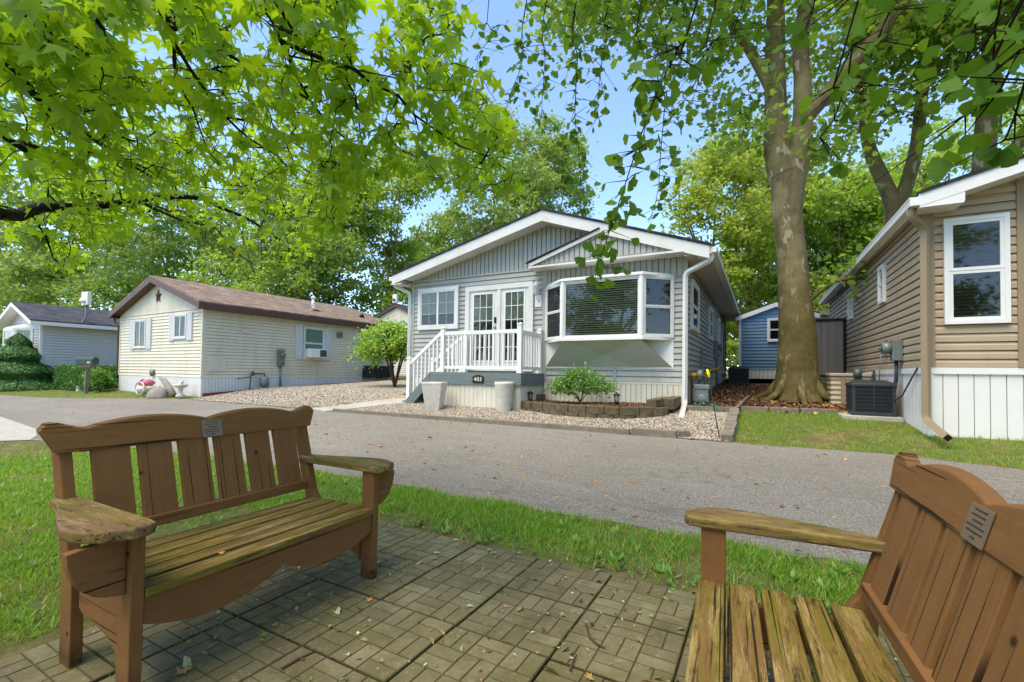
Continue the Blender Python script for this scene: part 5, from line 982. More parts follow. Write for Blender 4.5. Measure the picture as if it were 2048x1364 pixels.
# ------------------------------------------------------------ benches
def bench(x0, y0, yaw, k, label):
    o = root('garden_bench', label, 'bench', (x0, y0, 0), yaw + 0); R = RM[o.name]
    # local: x along the seat, -y forward; heights in metres
    RM[o.name] = Matrix(); o.scale = (k, k, k); L, D = 1.126, .462; ZS, ZA = .42, .66; hl = L / 2
    def B(*a): return MB().box(*a)
    mv, mh, mm, ma = M['bw_v'], M['bw_h'], M['bw_m'], M['bw_a']
    for s in (-1, 1):
        b = MB(); cx = s * hl; b.box(cx - .021 + s * .005, -D - .045, 0, cx + .021 + s * .005, -D + .045, ZA - .038); b.build('leg', mv, o, bevel=.004)
        b = MB(); pts = [(-.048, 0), (.045, 0), (.06, .40), (.205, .86), (.122, .86), (.005, .46), (-.04, .40)]; b.prism([(cx - .021 + s * .005, y, z) for y, z in pts], (.042, 0, 0)); b.build('leg', mv, o, bevel=.004)
        b = MB(); b.prism([(cx - .016 - s * .012, y, z) for y, z in [(-D + .05, .36), (-.05, .36), (-.05, .25), (-.1, .225), (-.2, .22), (-.3, .20), (-D + .05, .12)]], (.032, 0, 0)); b.build('side_rail', mh, o, bevel=.003)
        # bracket under the arm, outside of the front leg
        b = MB(); ys = [(-D + .03, .0), (-D - .03, 0)]; br = [(0, ZA - .04)] + [(.03 + .13 * math.cos(t), ZA - .06 - .18 * math.sin(t) + .0) for t in np.linspace(0, 1.35, 7)] + [(0, ZA - .25)]
        b.prism([(cx + s * (.027 + u), -D - .015, z) for u, z in br], (0, .035, 0)); b.build('bracket', mh, o, bevel=.003)
        # arm: narrow at the back, broad and rounded in front
        a = [(-.03, .12), (.05, .12), (.065, .0), (.13, -.2), (.17, -.36), (.165, -.45), (.12, -.53), (.05, -.57), (-.0, -.57), (-.025, -.55), (-.032, -.5)]
        b = MB(); b.prism([(cx + s * u, y, ZA - .038) for u, y in a], (0, 0, .04)); b.build('armrest', ma, o, bevel=.008)
    b = MB(); n = 5; y0_, y1_ = -D - .06, .02; p = (y1_ - y0_) / n
    for i in range(n): a = y0_ + i * p; xw = hl - .018 if i in (0, n - 1) else hl + .0; b.box(-xw, a + .008, ZS - .032 - random.uniform(0, .003), xw, a + p - .008, ZS)
    b.build('seat', mm, o, bevel=.005)
    b = MB(); xs = np.linspace(-hl + .018, hl - .018, 25); top = [(x, -D - .035, ZS - .034) for x in xs]; bot = [(x, -D - .035, ZS - .115 - .075 * abs(math.sin((x + hl) / (hl) * math.pi)) ** .8 * (1 if abs(x) > .02 else .3)) for x in xs]
    b.prism(top + bot[::-1], (0, .035, 0)); b.box(-hl + .046, -.03, ZS - .12, hl - .046, .0, ZS - .034); b.build('apron', mh, o, bevel=.003)
    # back: leaning slats between a lower rail and a scalloped top rail
    lean = lambda z: .02 + .115 * max(0, z - .47) / .42
    b = MB(); z0, z1 = .50, .86; ns = 6; pw = (L - .12) / ns
    for i in range(ns):
        a = -hl + .06 + i * pw + .015; c = a + pw - .03
        b.hexa([(a, lean(z0) - .014, z0), (c, lean(z0) - .014, z0), (c, lean(z0) + .01, z0), (a, lean(z0) + .01, z0), (a, lean(z1) - .014, z1), (c, lean(z1) - .014, z1), (c, lean(z1) + .01, z1), (a, lean(z1) + .01, z1)])
    b.build('back_slats', mv, o, bevel=.003)
    b = MB(); b.bar((-hl + .046, lean(.5) + .005, .5), (hl - .046, lean(.5) + .005, .5), .06, .05); b.bar((-hl + .046, lean(.86) + .025, .86), (hl - .046, lean(.86) + .025, .86), .03, .05); b.build('lower_rail', mh, o, bevel=.003)
    e = .085; xs = np.linspace(-1, 1, 61); pr = []
    for u in xs:
        x = u * (hl + e); au = abs(u)
        h_ = .935 + .035 * math.sin(min(1, au / .76) * math.pi) ** .8 if au < .76 else .935 + (.03 * (1 - math.cos((au - .76) / .19 * math.pi)) / 2 if au < .95 else .03 - .03 * ((au - .95) / .05) ** 2)
        pr.append((x, lean(h_) - .02, h_))
    lo_ = [(hl + .04, lean(.84) - .02, .842), (-hl - .04, lean(.84) - .02, .842)]
    b = MB(); b.prism(pr + lo_, (0, .04, .006)); b.build('top_rail', mh, o, bevel=.005)
    pq = MB(); yy = lambda z: lean(z) - .0235; pq.prism([(-.045, yy(.845), .845), (.055, yy(.845), .845), (.055, yy(.93), .93), (-.045, yy(.93), .93)], (0, -.003, 0)); pp = pq.build('plaque', M['plaque'], o)
    tb = MB(); rg = random.Random(9)
    for k, wd in enumerate((.05, .065, .04, .08, .07, .02)):
        z = .918 - k * .0125; x = .005 - wd / 2
        while x < .005 + wd / 2: l = rg.uniform(.003, .009); tb.add([(x, yy(z) - .0038, z), (x + l, yy(z) - .0038, z), (x + l, yy(z + .004) - .0038, z + .004), (x, yy(z + .004) - .0038, z + .004)], [(0, 1, 2, 3)]); x += l + .0025
    tb.build('engraving', M['ink'], pp)
    RM[o.name] = R @ Matrix.Scale(k, 4)
    return o
bench(-2.423, 1.343, 1.588, 1.0, 'brown wooden bench seen side on, its whole seat and six back slats showing')
bench(.32, 1.42, -1.51, .98, 'mossy brown wooden bench nearest the camera, cut off by the photo edge')

# ------------------------------------------------------------ plants and trees
def leaf6():   # broad lobed leaf seen from above, base at origin, tip +y
    t = np.array([(0, 0, 0), (.42, .12, -.05), (.5, .55, -.08), (.2, .62, 0), (0, 1.0, -.12), (-.2, .62, 0), (-.5, .55, -.08), (-.42, .12, -.05)]) - np.array([0, .45, 0])
    return t, [(0, 1, 2), (0, 2, 3), (0, 3, 4), (0, 4, 5), (0, 5, 6), (0, 6, 7)]
def leaf4(): return np.array([(0, -.5, 0), (.36, 0, -.06), (0, .55, -.12), (-.36, 0, -.06)]), [(0, 1, 2), (0, 2, 3)]
STAR = None
def leafstar(dr=.22, tw=0.):
    pts = []; tips = [(-115, .62), (-58, .86), (0, 1.0), (58, .86), (115, .62)]; notch = [(-150, .12), (-86, .36), (-28, .42), (28, .42), (86, .36), (150, .12)]
    seq = []
    for i in range(5): seq += [notch[i], tips[i]]
    seq.append(notch[5])
    for a, r in seq: t = rad(a); x, y = r * math.sin(t), r * math.cos(t); pts.append((x, y + .12, -dr * r * r + tw * x * y))
    v = [(0, .12, .02)] + pts; n = len(pts)
    return np.array(v), [(0, 1 + (i + 1) % n, 1 + i) for i in range(n - 1)]
def leaffan():
    v = [(0, 0, 0), (-.5, .42, -.03), (-.56, .62, -.05), (-.28, .82, .03), (-.06, .86, -.02), (0, .66, 0), (.07, .87, .02), (.3, .8, -.03), (.56, .6, .02), (.5, .4, 0)]
    return np.array(v), [(0, i + 1, i) for i in range(1, 9)]
class Skel:
    def __init__(s): s.p = []; s.par = []; s.w = []; s.fix = []
    def path(s, pts, r0, r1, par=-1, step=.25):
        pts = [Vector(p) for p in pts]; out = []; q = []
        for i in range(len(pts) - 1):
            n = max(1, int((pts[i + 1] - pts[i]).length / step)); a = pts[max(0, i - 1)]; d = pts[min(len(pts) - 1, i + 2)]; b, c = pts[i], pts[i + 1]
            for k in range(n):
                t = k / n; q.append(.5 * ((2 * b) + (c - a) * t + (2 * a - 5 * b + 4 * c - d) * t * t + (3 * b - a - 3 * c + d) * t ** 3))
        q.append(pts[-1])
        for i, p in enumerate(q):
            s.p.append(tuple(p)); s.par.append(par); s.fix.append(r0 + (r1 - r0) * i / max(1, len(q) - 1)); par = len(s.p) - 1; out.append(par)
        return out
    def grow(s, A, rng, start=0, jit=.12, maxd=1e9, rt=.008, kink=.5):
        """join attractor points to the nearest node so far; returns node ids of the attractors"""
        base = np.array(s.p); ids = []
        d0 = np.array([np.min(np.linalg.norm(base[start:] - a, axis=1)) for a in A]); P = list(s.p)
        arr = np.zeros((len(P) + 3 * len(A), 3)); arr[:len(P)] = P; n = len(P)
        for a in np.array(A)[np.argsort(d0)]:
            d = np.linalg.norm(arr[start:n] - a, axis=1); j = int(np.argmin(d)) + start; L = d[j - start]
            if L > maxd: continue
            m = (arr[j] + a) / 2 + rng.normal(0, jit, 3) * L * kink
            for q in (m, a):
                arr[n] = q; s.p.append(tuple(q)); s.par.append(j); s.fix.append(0); j = n; n += 1
            ids.append(n - 1)
        s.rt = rt; return ids
    def mesh(s, name, mat, parent, n=5, rt=.008, ex=2.3, rmax=1e9):
        N_ = len(s.p); acc = np.full(N_, 0.0); kids = [0] * N_
        for i in range(N_ - 1, -1, -1):
            acc[i] += rt ** ex if kids[i] == 0 else 0
            if s.par[i] >= 0: acc[s.par[i]] += acc[i]; kids[s.par[i]] += 1
        r = [s.fix[i] if s.fix[i] > 0 else min(acc[i] ** (1 / ex), rmax) for i in range(N_)]
        V = []; Fc = []; P = np.array(s.p); ang = np.arange(n) * 2 * np.pi / n
        for i in range(N_):
            j = s.par[i]
            if j < 0: continue
            k = n if r[j] < .12 else 14; an = np.arange(k) * 2 * np.pi / k
            d = P[i] - P[j]; L = np.linalg.norm(d)
            if L < 1e-5: continue
            d /= L; u = np.cross(d, (0.31, .95, .05)); u /= np.linalg.norm(u); v = np.cross(d, u); c = np.cos(an)[:, None] * u + np.sin(an)[:, None] * v
            rj = r[j] if (s.fix[j] > 0) == (s.fix[i] > 0) else min(r[j], r[i] * 1.3); b0 = len(V)
            V += list(P[j] - d * min(rj * .3, .03) + c * rj) + list(P[i] + d * min(r[i] * .3, .03) + c * r[i])
            Fc += [(b0 + q, b0 + (q + 1) % k, b0 + k + (q + 1) % k, b0 + k + q) for q in range(k)]
        return npmesh(name, V, Fc, mat, parent, smooth=True)
def crown_pts(blobs, n, rng):
    out = []; vol = np.array([b[1][0] * b[1][1] * b[1][2] for b in blobs]) ** .8
    for b, m in zip(blobs, np.maximum(3, (n * vol / vol.sum())).astype(int)):
        d = norm(rng.normal(size=(m, 3))); rr = rng.uniform(.15, 1, (m, 1)) ** .45; out.append(np.array(b[0]) + d * rr * np.array(b[1]))
    return np.concatenate(out)
def clusters(C, per, spread, flat, size, tmpl, rng, up=.55, droop=None):
    n = len(C) * per; P = np.repeat(C, per, 0); off = rng.normal(size=(n, 3)) * np.array([1, 1, flat]) * spread
    cs = np.repeat(rng.uniform(.7, 1.3, len(C)), per)[:, None]; P = P + off * cs
    Zd = norm(rng.normal(size=(n, 3)) * (1 - up) + np.array([0, 0, up])); X, Y, Z = frames(Zd, rng)
    return scatter(tmpl[0], tmpl[1], P, X, Y, Z, size * rng.uniform(.6, 1.3, n))
def tree(name, label, base, trunk, blobs, ncl, per, spread, lsize, lmat, seed, bmat='bark', group=None, flat=.5, tmpl=None, limbs=(), cat='tree', rt=.012, up=.5, clus=True, start=0):
    rng = np.random.default_rng(seed); o = root(name, label, cat, base, 0, group); s = Skel()
    ids = s.path([(base[0], base[1], base[2] - .1)] + [p[:3] for p in trunk[0]], trunk[1], trunk[2], -1, .35)
    for pts, r0, r1, frac in limbs:
        j = ids[int(frac * (len(ids) - 1))]; s.path([s.p[j]] + [tuple(p) for p in pts], r0, r1, s.par[j] if s.par[j] >= 0 else j, .35)
    A = crown_pts(blobs, ncl, rng); st = max(0, int(len(ids) * .45)) if start == 0 else start
    s.grow(A, rng, st, .15); s.mesh('trunk', M[bmat], o, 5, rt)
    V, Fc = clusters(A, per, spread, flat, lsize, tmpl or leaf4(), rng, up); npmesh('crown', V, Fc, M[lmat], o)
    return o

# the big plane tree between the houses
tb_ = (.75, 13.0, .55); rng = np.random.default_rng(31)
pt = root('plane_tree', 'huge mottled plane tree with forked trunk between the grey and tan houses', 'tree', tb_); s = Skel()
Tp = [(.74, 13, .4), (.75, 13, .75), (.75, 13, 1.3), (.75, 13, 2.2), (.68, 13, 3.4), (.62, 13, 4.4), (.52, 13, 5.5), (.50, 13, 6.3)]; Tr = [.72, .56, .45, .405, .345, .315, .315, .34]
def rpath(s, pts, rr, par=-1, step=.3):
    a = s.path(pts, 1, 1, par, step); q = np.array([s.p[i] for i in a]); P = np.array([tuple(p) for p in pts]); d = np.concatenate([[0], np.cumsum(np.linalg.norm(np.diff(P, axis=0), axis=1))]); dq = np.concatenate([[0], np.cumsum(np.linalg.norm(np.diff(q, axis=0), axis=1))])
    for i, t in zip(a, dq / dq[-1] * d[-1]): s.fix[i] = float(np.interp(t, d, rr))
    return a
a0 = rpath(s, Tp, Tr)
a1 = rpath(s, [(.50, 13, 6.2), (.32, 13, 6.9), (.30, 13.05, 8.0), (.28, 13.1, 9.2), (.30, 13.2, 10.6), (.2, 13.4, 12.5), (-.3, 13.6, 14.5), (-.6, 14, 16.5)], [.38, .30, .25, .23, .2, .17, .12, .05], a0[-2])
a2 = rpath(s, [(.60, 13, 5.9), (.80, 12.95, 6.7), (.86, 12.95, 7.4), (.86, 12.9, 8.4), (.82, 12.9, 9.4), (1.0, 12.8, 10.6), (1.3, 12.5, 12.5), (1.8, 12, 15)], [.33, .26, .22, .19, .17, .15, .11, .05], a0[-4])
a3 = rpath(s, [(.86, 12.95, 7.4), (1.25, 12.9, 7.8), (1.7, 12.8, 8.3), (2.4, 12.6, 9.0), (3.1, 12.4, 9.9), (4.2, 12, 11.3), (5.5, 11.5, 12.5)], [.17, .16, .15, .14, .12, .08, .04], a2[3])
a4 = rpath(s, [(.3, 13.05, 8.2), (-.4, 12.6, 9.6), (-1.4, 12, 11), (-2.6, 11.2, 12.2)], [.14, .11, .08, .03], a1[5]); rpath(s, [(.98, 13, 3.0), (1.5, 13, 3.45), (2.2, 13.2, 3.5), (2.9, 13.6, 3.3)], [.05, .04, .03, .012], a0[8])
blb = [((-3.6, 11.0, 11.0), (2.2, 1.8, 1.2)), ((-1.6, 11.6, 10.2), (1.7, 1.5, 1.0)), ((-.2, 11.6, 12), (1.8, 1.8, 1.2)), ((-.2, 12.8, 14), (2.2, 2, 1.6)), ((2.4, 12.2, 13), (1.6, 1.6, 1.4)), ((5.2, 11.5, 12.2), (1.6, 1.6, 1.2)), ((-2.8, 11.2, 12.2), (2.4, 2.2, 1.8)), ((.4, 12.8, 10.4), (1.5, 1.6, 1.1)), ((-.6, 13.2, 8.6), (1.0, 1.0, .9)), ((3.4, 12.4, 9.6), (1.4, 1.4, 1.1)), ((.1, 12.6, 7.1), (.8, .8, .45)), ((2.4, 13.3, 3.9), (1.0, .8, .6)), ((1.6, 12.9, 7.0), (.9, .9, .7)), ((5.6, 11.6, 9.8), (1.6, 1.6, 1.2))]
A = crown_pts(blb, 460, rng); s.grow(A, rng, len(a0), .15); s.mesh('trunk', M['bark'], pt, 6, .010)
V, Fc = clusters(A, 40, .42, .5, .15, leaf6(), rng, .5); npmesh('crown', V, Fc, M['lf_plane'], pt)
b = MB()
for k in range(7):      # buttress roots
    t = k * .9 + .3; b.tube([(.75 + .35 * math.cos(t), 13 + .35 * math.sin(t), 1.15), (.75 + .6 * math.cos(t), 13 + .6 * math.sin(t), .78), (.75 + .95 * math.cos(t), 13 + .95 * math.sin(t), .6), (.75 + 1.3 * math.cos(t), 13 + 1.3 * math.sin(t), .52)], [.10, .09, .06, .02], 8)
b.build('roots', M['bark'], pt)

def bgtree(label, x, y, H_, R_, seed, lmat='lf_far', tr=.25, ncl=260, per=42, sp=.55, ls=.2, crown0=.32, lean=0, group='trees beyond the houses', tm=None, fl=.45):
    rg = np.random.default_rng(seed); z0 = zg(min(y, 30)); top = z0 + H_; blobs = []
    for k in range(13):
        t = rg.uniform(0, 6.28); h = crown0 + (.92 - crown0) * (k + rg.uniform(0, 1)) / 13; rr = R_ * (1 - .75 * abs(h - .55)) * rg.uniform(.35, .75); blobs.append(((x + lean * h + rr * math.cos(t), y + rr * math.sin(t), z0 + H_ * h), (R_ * rg.uniform(.36, .55), R_ * rg.uniform(.36, .55), H_ * rg.uniform(.09, .14))))
    blobs.append(((x + lean, y, z0 + H_ * .93), (R_ * .35, R_ * .35, H_ * .1)))
    pts = [(x + lean * f + rg.normal(0, .12), y + rg.normal(0, .12), z0 + H_ * f) for f in (.15, .3, .45, .62, .8)]
    limbs = [([(x + lean * .4 + R_ * .25 * math.cos(t), y + R_ * .25 * math.sin(t), z0 + H_ * (.42 + .05 * q)), (x + lean * .5 + R_ * .5 * math.cos(t), y + R_ * .5 * math.sin(t), z0 + H_ * (.55 + .08 * q))], tr * .45, tr * .15, .3 + .08 * q) for q, t in enumerate(rg.uniform(0, 6.28, 4))]
    return tree('broadleaf_tree', label, (x, y, z0), (pts, tr, tr * .2), blobs, ncl, per, sp, ls, lmat, seed, 'bark' if lmat != 'lf_hedge' else 'stem', group, fl, tm, limbs, rt=.014)
def wpt(px, D):           # ground position D metres ahead at photo column px
    f = Vector((-math.sin(rad(28.8)), math.cos(rad(28.8)), 0)); r_ = Vector((math.cos(rad(28.8)), math.sin(rad(28.8)), 0)); p = f * D + r_ * (px - 1024) / F * D; return p.x, p.y
BG = [
    ('airy tall tree beyond the charcoal roofed house', -60, 38, 14, 6.0, 'lf_far', .16), ('wide pale tree above the charcoal roof', 150, 36, 16, 6.0, 'lf_far', .16),
    ('spreading tree with dark limbs behind the cream house gable', 330, 33, 17, 5.6, 'lf_dark', .2), ('dense mid green tree behind the cream house roof', 520, 30, 14.5, 4.8, 'lf_plane', .18),
    ('tall rounded tree above the brown shingle roof', 650, 31, 17, 5.0, 'lf_dark', .18), ('leafy tree left of the grey house chimneyless roof', 785, 33, 17.5, 4.4, 'lf_plane', .18),
    ('tall pale tree behind the ridge of the grey house', 985, 33, 19, 4.6, 'lf_far', .2), ('airy tree right of the grey house ridge', 1095, 35, 19.5, 4.0, 'lf_far', .18),
    ('bright yellow green tree behind the grey house eave', 1425, 27, 13.5, 3.9, 'lf_bright', .2), ('bright leaning tree behind the blue shed', 1500, 30, 16.5, 4.4, 'lf_bright', .22),
    ('deep green tree filling the gap above the blue shed', 1590, 31, 14, 4.4, 'lf_dark', .2), ('thick green tree between plane tree and tan roof', 1680, 28, 13, 4.2, 'lf_plane', .22),
    ('distant green tree low over the tan eave', 1760, 33, 13, 5.0, 'lf_bright', .2), ('tall tree far behind the tan house', 1900, 30, 17, 5.2, 'lf_plane', .25), ('tree at the far right beyond the tan ridge', 2080, 26, 16, 5.0, 'lf_plane', .25),
    ('background tree between the cream house and the hydrangea', 880, 44, 15, 5.5, 'lf_dark', .2), ('far rear tree filling behind the brown roof', 420, 46, 14, 6.5, 'lf_far', .2), ('far rear tree at the left skyline', 30, 52, 16, 7, 'lf_far', .2), ('far rear tree right of the plane tree trunk', 1640, 42, 17, 6, 'lf_plane', .2)]
for i, (lb, px, D, H_, R_, lm, tr) in enumerate(BG):
    x, y = wpt(px, D); bgtree(lb, x, y, H_, R_, 100 + i, lm, tr, 330 if H_ < 16 else 420, 58, .44 * R_ / 5, .24 if D < 36 else .31, .12)
for i, (lb, x, y, H_, R_) in enumerate((('unseen tree added behind the benches to the left', -9, -13, 10, 4.2), ('unseen tree added straight behind the benches', -1.5, -16, 10, 4.5), ('unseen tree added behind the benches to the right', 7, -13, 10, 4.2), ('unseen tree added far behind the right bench', 15, -12, 11, 4.5), ('unseen tree added far behind the left bench', -18, -14, 11, 4.5), ('unseen tree added for reflections to the right', 17, -3, 10, 4.2), ('unseen tree added for reflections farthest right along the road', 23, 4, 11, 4.5))):
    bgtree(lb, x, y, H_, R_, 200 + i, 'lf_plane', .22, 200, 50, .5, .26, .2, group='unseen trees added for window reflections')  # unseen trees, added so the windows mirror foliage and the ambient light darkens
rng = np.random.default_rng(90); n = 70000; px = rng.uniform(-900, 2700, n); D = rng.uniform(37, 43, n) + 3 * np.sin(px * .013); hz = rng.uniform(0, 1, n) ** .8
f_ = np.array([-math.sin(rad(28.8)), math.cos(rad(28.8))]); rr_ = np.array([math.cos(rad(28.8)), math.sin(rad(28.8))]); XY = f_ * D[:, None] + rr_ * ((px - 1024) / F * D)[:, None]
top = 3.6 + 1.1 * np.sin(px * .021) + .7 * np.sin(px * .057 + 1); P = np.stack([XY[:, 0], XY[:, 1], zga(np.minimum(XY[:, 1], 30)) + hz * top], 1); X, Y, Z = frames(rng.normal(size=(n, 3)) + np.array([0, 0, .4]), rng)
V, Fc = scatter(*leaf4(), P, X, Y, Z, .34 * rng.uniform(.6, 1.3, n)); tag(npmesh('undergrowth', V, Fc, M['lf_dark']), kind='stuff')
# forked plane tree right, and trunk behind the tan roof
x, y = 3.35, 17.2
tree('plane_tree', 'tall plane tree splitting into two bare limbs behind the tan house eave', (x, y, .8), ([(3.3, 17.2, 3), (3.3, 17.1, 5.2), (3.4, 17.0, 6.2), (2.85, 17, 8.0), (2.7, 17, 9.2), (2.4, 17, 11)], .34, .1),
     [((2.6, 16.8, 10.5), (2.0, 2, 1.4)), ((4.4, 16.6, 12.0), (2.6, 2.4, 2)), ((1.6, 17, 9), (1.2, 1.2, .9)), ((5.4, 16.8, 10), (1.6, 1.6, 1.2)), ((3.4, 16.6, 9.2), (1.3, 1.3, .8)), ((3.0, 16, 13.5), (3, 2.6, 1.6))], 240, 40, .42, .16, 'lf_plane', 61, limbs=[([(3.85, 16.9, 7.6), (4.0, 16.9, 9.2), (4.15, 16.8, 11.2), (4.6, 16.6, 13)], .2, .08, .5)], tmpl=leaf6())
tree('plane_tree', 'plane tree with a pale upright trunk rising behind the tan roof', (5.2, 16.5, .8), ([(5.15, 16.4, 4), (5.1, 16.3, 6.6), (5.2, 16.3, 8.6), (5.3, 16.2, 11)], .36, .16),
     [((5.2, 16, 12), (3, 2.6, 1.8)), ((6.8, 15.6, 10.4), (2, 2, 1.4)), ((4.2, 15.4, 11), (1.6, 1.6, 1.1)), ((7.6, 15, 8.6), (1.5, 1.5, 1.1))], 220, 40, .42, .16, 'lf_plane', 62, limbs=[([(5.9, 16.2, 7.4), (6.8, 16, 8.4), (7.8, 15.8, 9.6)], .15, .05, .62)], tmpl=leaf6())
# shrubs
def shrub(name, label, cat, base, r, h, nst, ncl, per, spread, ls, lm, seed, z0=.3, flat=.7, stem='stem', rt=.004, sr=.018, shape=None, tmpl=None):
    rng = np.random.default_rng(seed); o = root(name, label, cat, base); s = Skel(); s.path([(base[0], base[1], base[2] - .05), (base[0], base[1], base[2] + .05)], sr * 1.5, sr * 1.3)
    for k in range(nst):
        t = 2 * math.pi * k / nst + rng.uniform(-.4, .4); s.path([s.p[1], (base[0] + r * .25 * math.cos(t), base[1] + r * .25 * math.sin(t), base[2] + h * z0), (base[0] + r * .5 * math.cos(t), base[1] + r * .5 * math.sin(t), base[2] + h * (z0 + .25))], sr, sr * .5, 1, .1)
    A = crown_pts(shape or [((base[0], base[1], base[2] + h * (1 + z0) / 2), (r, r, h * (1 - z0) / 2))], ncl, rng); s.grow(A, rng, 2, .15); s.mesh('stems', M[stem], o, 4, rt, rmax=sr * .7)
    V, Fc = clusters(A, per, spread, flat, ls, tmpl or leaf4(), rng, .45); npmesh('leaves', V, Fc, M[lm], o); return o
bx, by = -12.2, 12.4
shrub('hydrangea_tree', 'bright green flowering small tree with crooked stems left of the grey house', 'tree', (-11.55, 12.3, .55), 1.3, 2.5, 5, 150, 40, .16, .11, 'lf_hyd', 71, .45, .8, 'stem', .007, .045, [((-12.1, 12.4, 2.2), (1.0, .9, .6)), ((-11.6, 12.4, 2.45), (.6, .7, .45)), ((-12.7, 12.3, 1.85), (.6, .6, .35)), ((-11.9, 12.3, 2.75), (.35, .4, .3)), ((-11.3, 12.4, 2.0), (.45, .5, .35))])
shrub('shrub', 'open leafy green shrub growing in the raised mulch bed', 'shrub', (-3.55, 9.62, BEDZ), .62, .88, 7, 170, 17, .075, .062, 'lf_shrub', 72, .28, .6, 'stem', .003, .014, [((-3.55, 9.62, BEDZ + .46), (.66, .48, .24)), ((-3.5, 9.6, BEDZ + .62), (.42, .36, .18)), ((-3.95, 9.6, BEDZ + .36), (.4, .35, .15)), ((-3.1, 9.6, BEDZ + .38), (.4, .35, .15))])
rng = np.random.default_rng(73); fo = root('fern', 'low grey green fern at the foot of the gas meter', 'plant', (-1.1, 10.25, .45)); C = np.array([(-1.25 + .5 * u, 10.2 + .15 * math.sin(5 * u), .5 + .1 * math.sin(9 * u)) for u in np.linspace(0, 1, 12)]); V, Fc = clusters(C, 26, .085, .5, .06, leaf4(), rng, .5); npmesh('fronds', V, Fc, M['lf_fern'], fo)
def hedge(label, x0, x1, y0, y1, z0, z1, seed, lm='lf_hedge', hole=None):
    rng = np.random.default_rng(seed); o = root('hedge', label, 'hedge', ((x0 + x1) / 2, (y0 + y1) / 2, z0)); n = int(((x1 - x0) * (z1 - z0) * 2 + (x1 - x0) * (y1 - y0) + 2 * (y1 - y0) * (z1 - z0)) * 900)
    u = rng.uniform(0, 1, (n, 3)); ax = rng.choice(3, n, p=[.25, .45, .3]); sd_ = rng.uniform(0, 1, n) < .5; dep = rng.exponential(.05, n)
    for k in range(3): m = ax == k; u[m, k] = np.where(sd_[m], dep[m], 1 - dep[m])
    P = np.stack([x0 + (x1 - x0) * u[:, 0], y0 + (y1 - y0) * u[:, 1], z0 + (z1 - z0) * u[:, 2]], 1); bot = np.clip((P[:, 2] - z0) / (z1 - z0), 0, 1)
    k = rng.uniform(0, 1, n) < np.clip(.35 + bot * 1.2, 0, 1)
    if hole is not None: k &= hole(P, rng)
    P = P[k] + rng.normal(0, .035, (k.sum(), 3)); X, Y, Z = frames(rng.normal(size=P.shape) + np.array([0, -.3, .5]), rng); V, Fc = scatter(*leaf4(), P, X, Y, Z, .085 * rng.uniform(.6, 1.3, len(P))); npmesh('leaves', V, Fc, M[lm], o)
    b = MB(); nn = max(3, int((x1 - x0) / .35))
    for i in range(nn):
        xx = x0 + (i + .5) * (x1 - x0) / nn; yy = (y0 + y1) / 2
        for q in range(4): b.tube([(xx, yy, z0 - .05), (xx + rng.normal(0, .1), yy + rng.normal(0, .1), z0 + (z1 - z0) * .4), (xx + rng.normal(0, .2), yy + rng.normal(0, .2), z0 + (z1 - z0) * .85)], [.02, .014, .006], 5)
    b.build('stems', M['stem'], o)
hedge('clipped boxy green hedge at the left of the pale grey house', -26.9, -23.9, 7.75, 8.7, .2, 1.2, 81)
hedge('clipped green hedge behind the mailbox, sloping into flowers', -24.6, -22.95, 8.9, 9.8, .25, 1.2, 82)
shrub('hydrangea_bush', 'pale pink flowering bush at the left corner of the cream house', 'bush', (-23.1, 8.0, .25), .45, .9, 5, 60, 26, .1, .1, 'lf_shrub', 83, .05)
shrub('small_bush', 'small bush with pale flowers in front of the gap between hedges', 'bush', (-24.9, 8.3, .22), .55, .6, 5, 60, 22, .1, .08, 'lf_hedge', 84, .05)
rng = np.random.default_rng(85); co = root('conifer', 'dense cone shaped dark evergreen at the far left edge', 'tree', (-28.4, 7.0, .15)); n = 26000
u = rng.uniform(0, 1, n) ** .8; zz = u * 2.45; lay = .86 + .14 * np.sin(zz * 9 + rng.uniform(-.5, .5, n)); r_ = 1.75 * (1 - u) ** .75 * lay * (1 - rng.exponential(.05, n)); t = rng.uniform(0, 6.283, n); r_ *= 1 + .08 * np.sin(t * 5 + zz * 4)
P = np.stack([-28.4 + r_ * np.cos(t), 7.0 + r_ * np.sin(t), .15 + zz], 1); Zd = np.stack([np.cos(t), np.sin(t), .9 + 0 * t], 1) + rng.normal(0, .4, (n, 3)); X, Y, Z = frames(Zd, rng); V, Fc = scatter(*leaf4(), P, X, Y, Z, .09 * rng.uniform(.6, 1.3, n)); npmesh('crown', V, Fc, M['lf_hedge'], co)
b = MB(); b.tube([(-28.4, 7, 0), (-28.4, 7, 2.3)], [.12, .02], 8); b.build('trunk', M['stem'], co)

# ------------------------------------------------------------ sweetgum overhanging from the left
def leaves_at(P, out, tmpl, size, rng, droop, jit=.5):
    """leaves whose tips point along out + down"""
    n = len(P); Y = norm(out + np.array([0, 0, -droop]) + rng.normal(0, jit, (n, 3))); Zr = norm(np.array([0, 0, 1.]) + rng.normal(0, .45, (n, 3))); X = norm(np.cross(Y, Zr)); Z = np.cross(X, Y)
    return scatter(tmpl[0], tmpl[1], P, X, Y, Z, size * rng.uniform(.65, 1.25, n))
sg = root('sweetgum_tree', 'sweetgum tree reaching star shaped leaves in from the left overhead', 'tree', (-3.9, -1.0, 0)); s = Skel(); rng = np.random.default_rng(41)
tk = rpath(s, [(-3.9, -1.0, -.05), (-3.9, -1.0, 1.5), (-3.85, -.95, 3.0), (-3.8, -.9, 4.5), (-3.75, -.9, 6), (-3.7, -.8, 8)], [.26, .2, .17, .14, .1, .05])
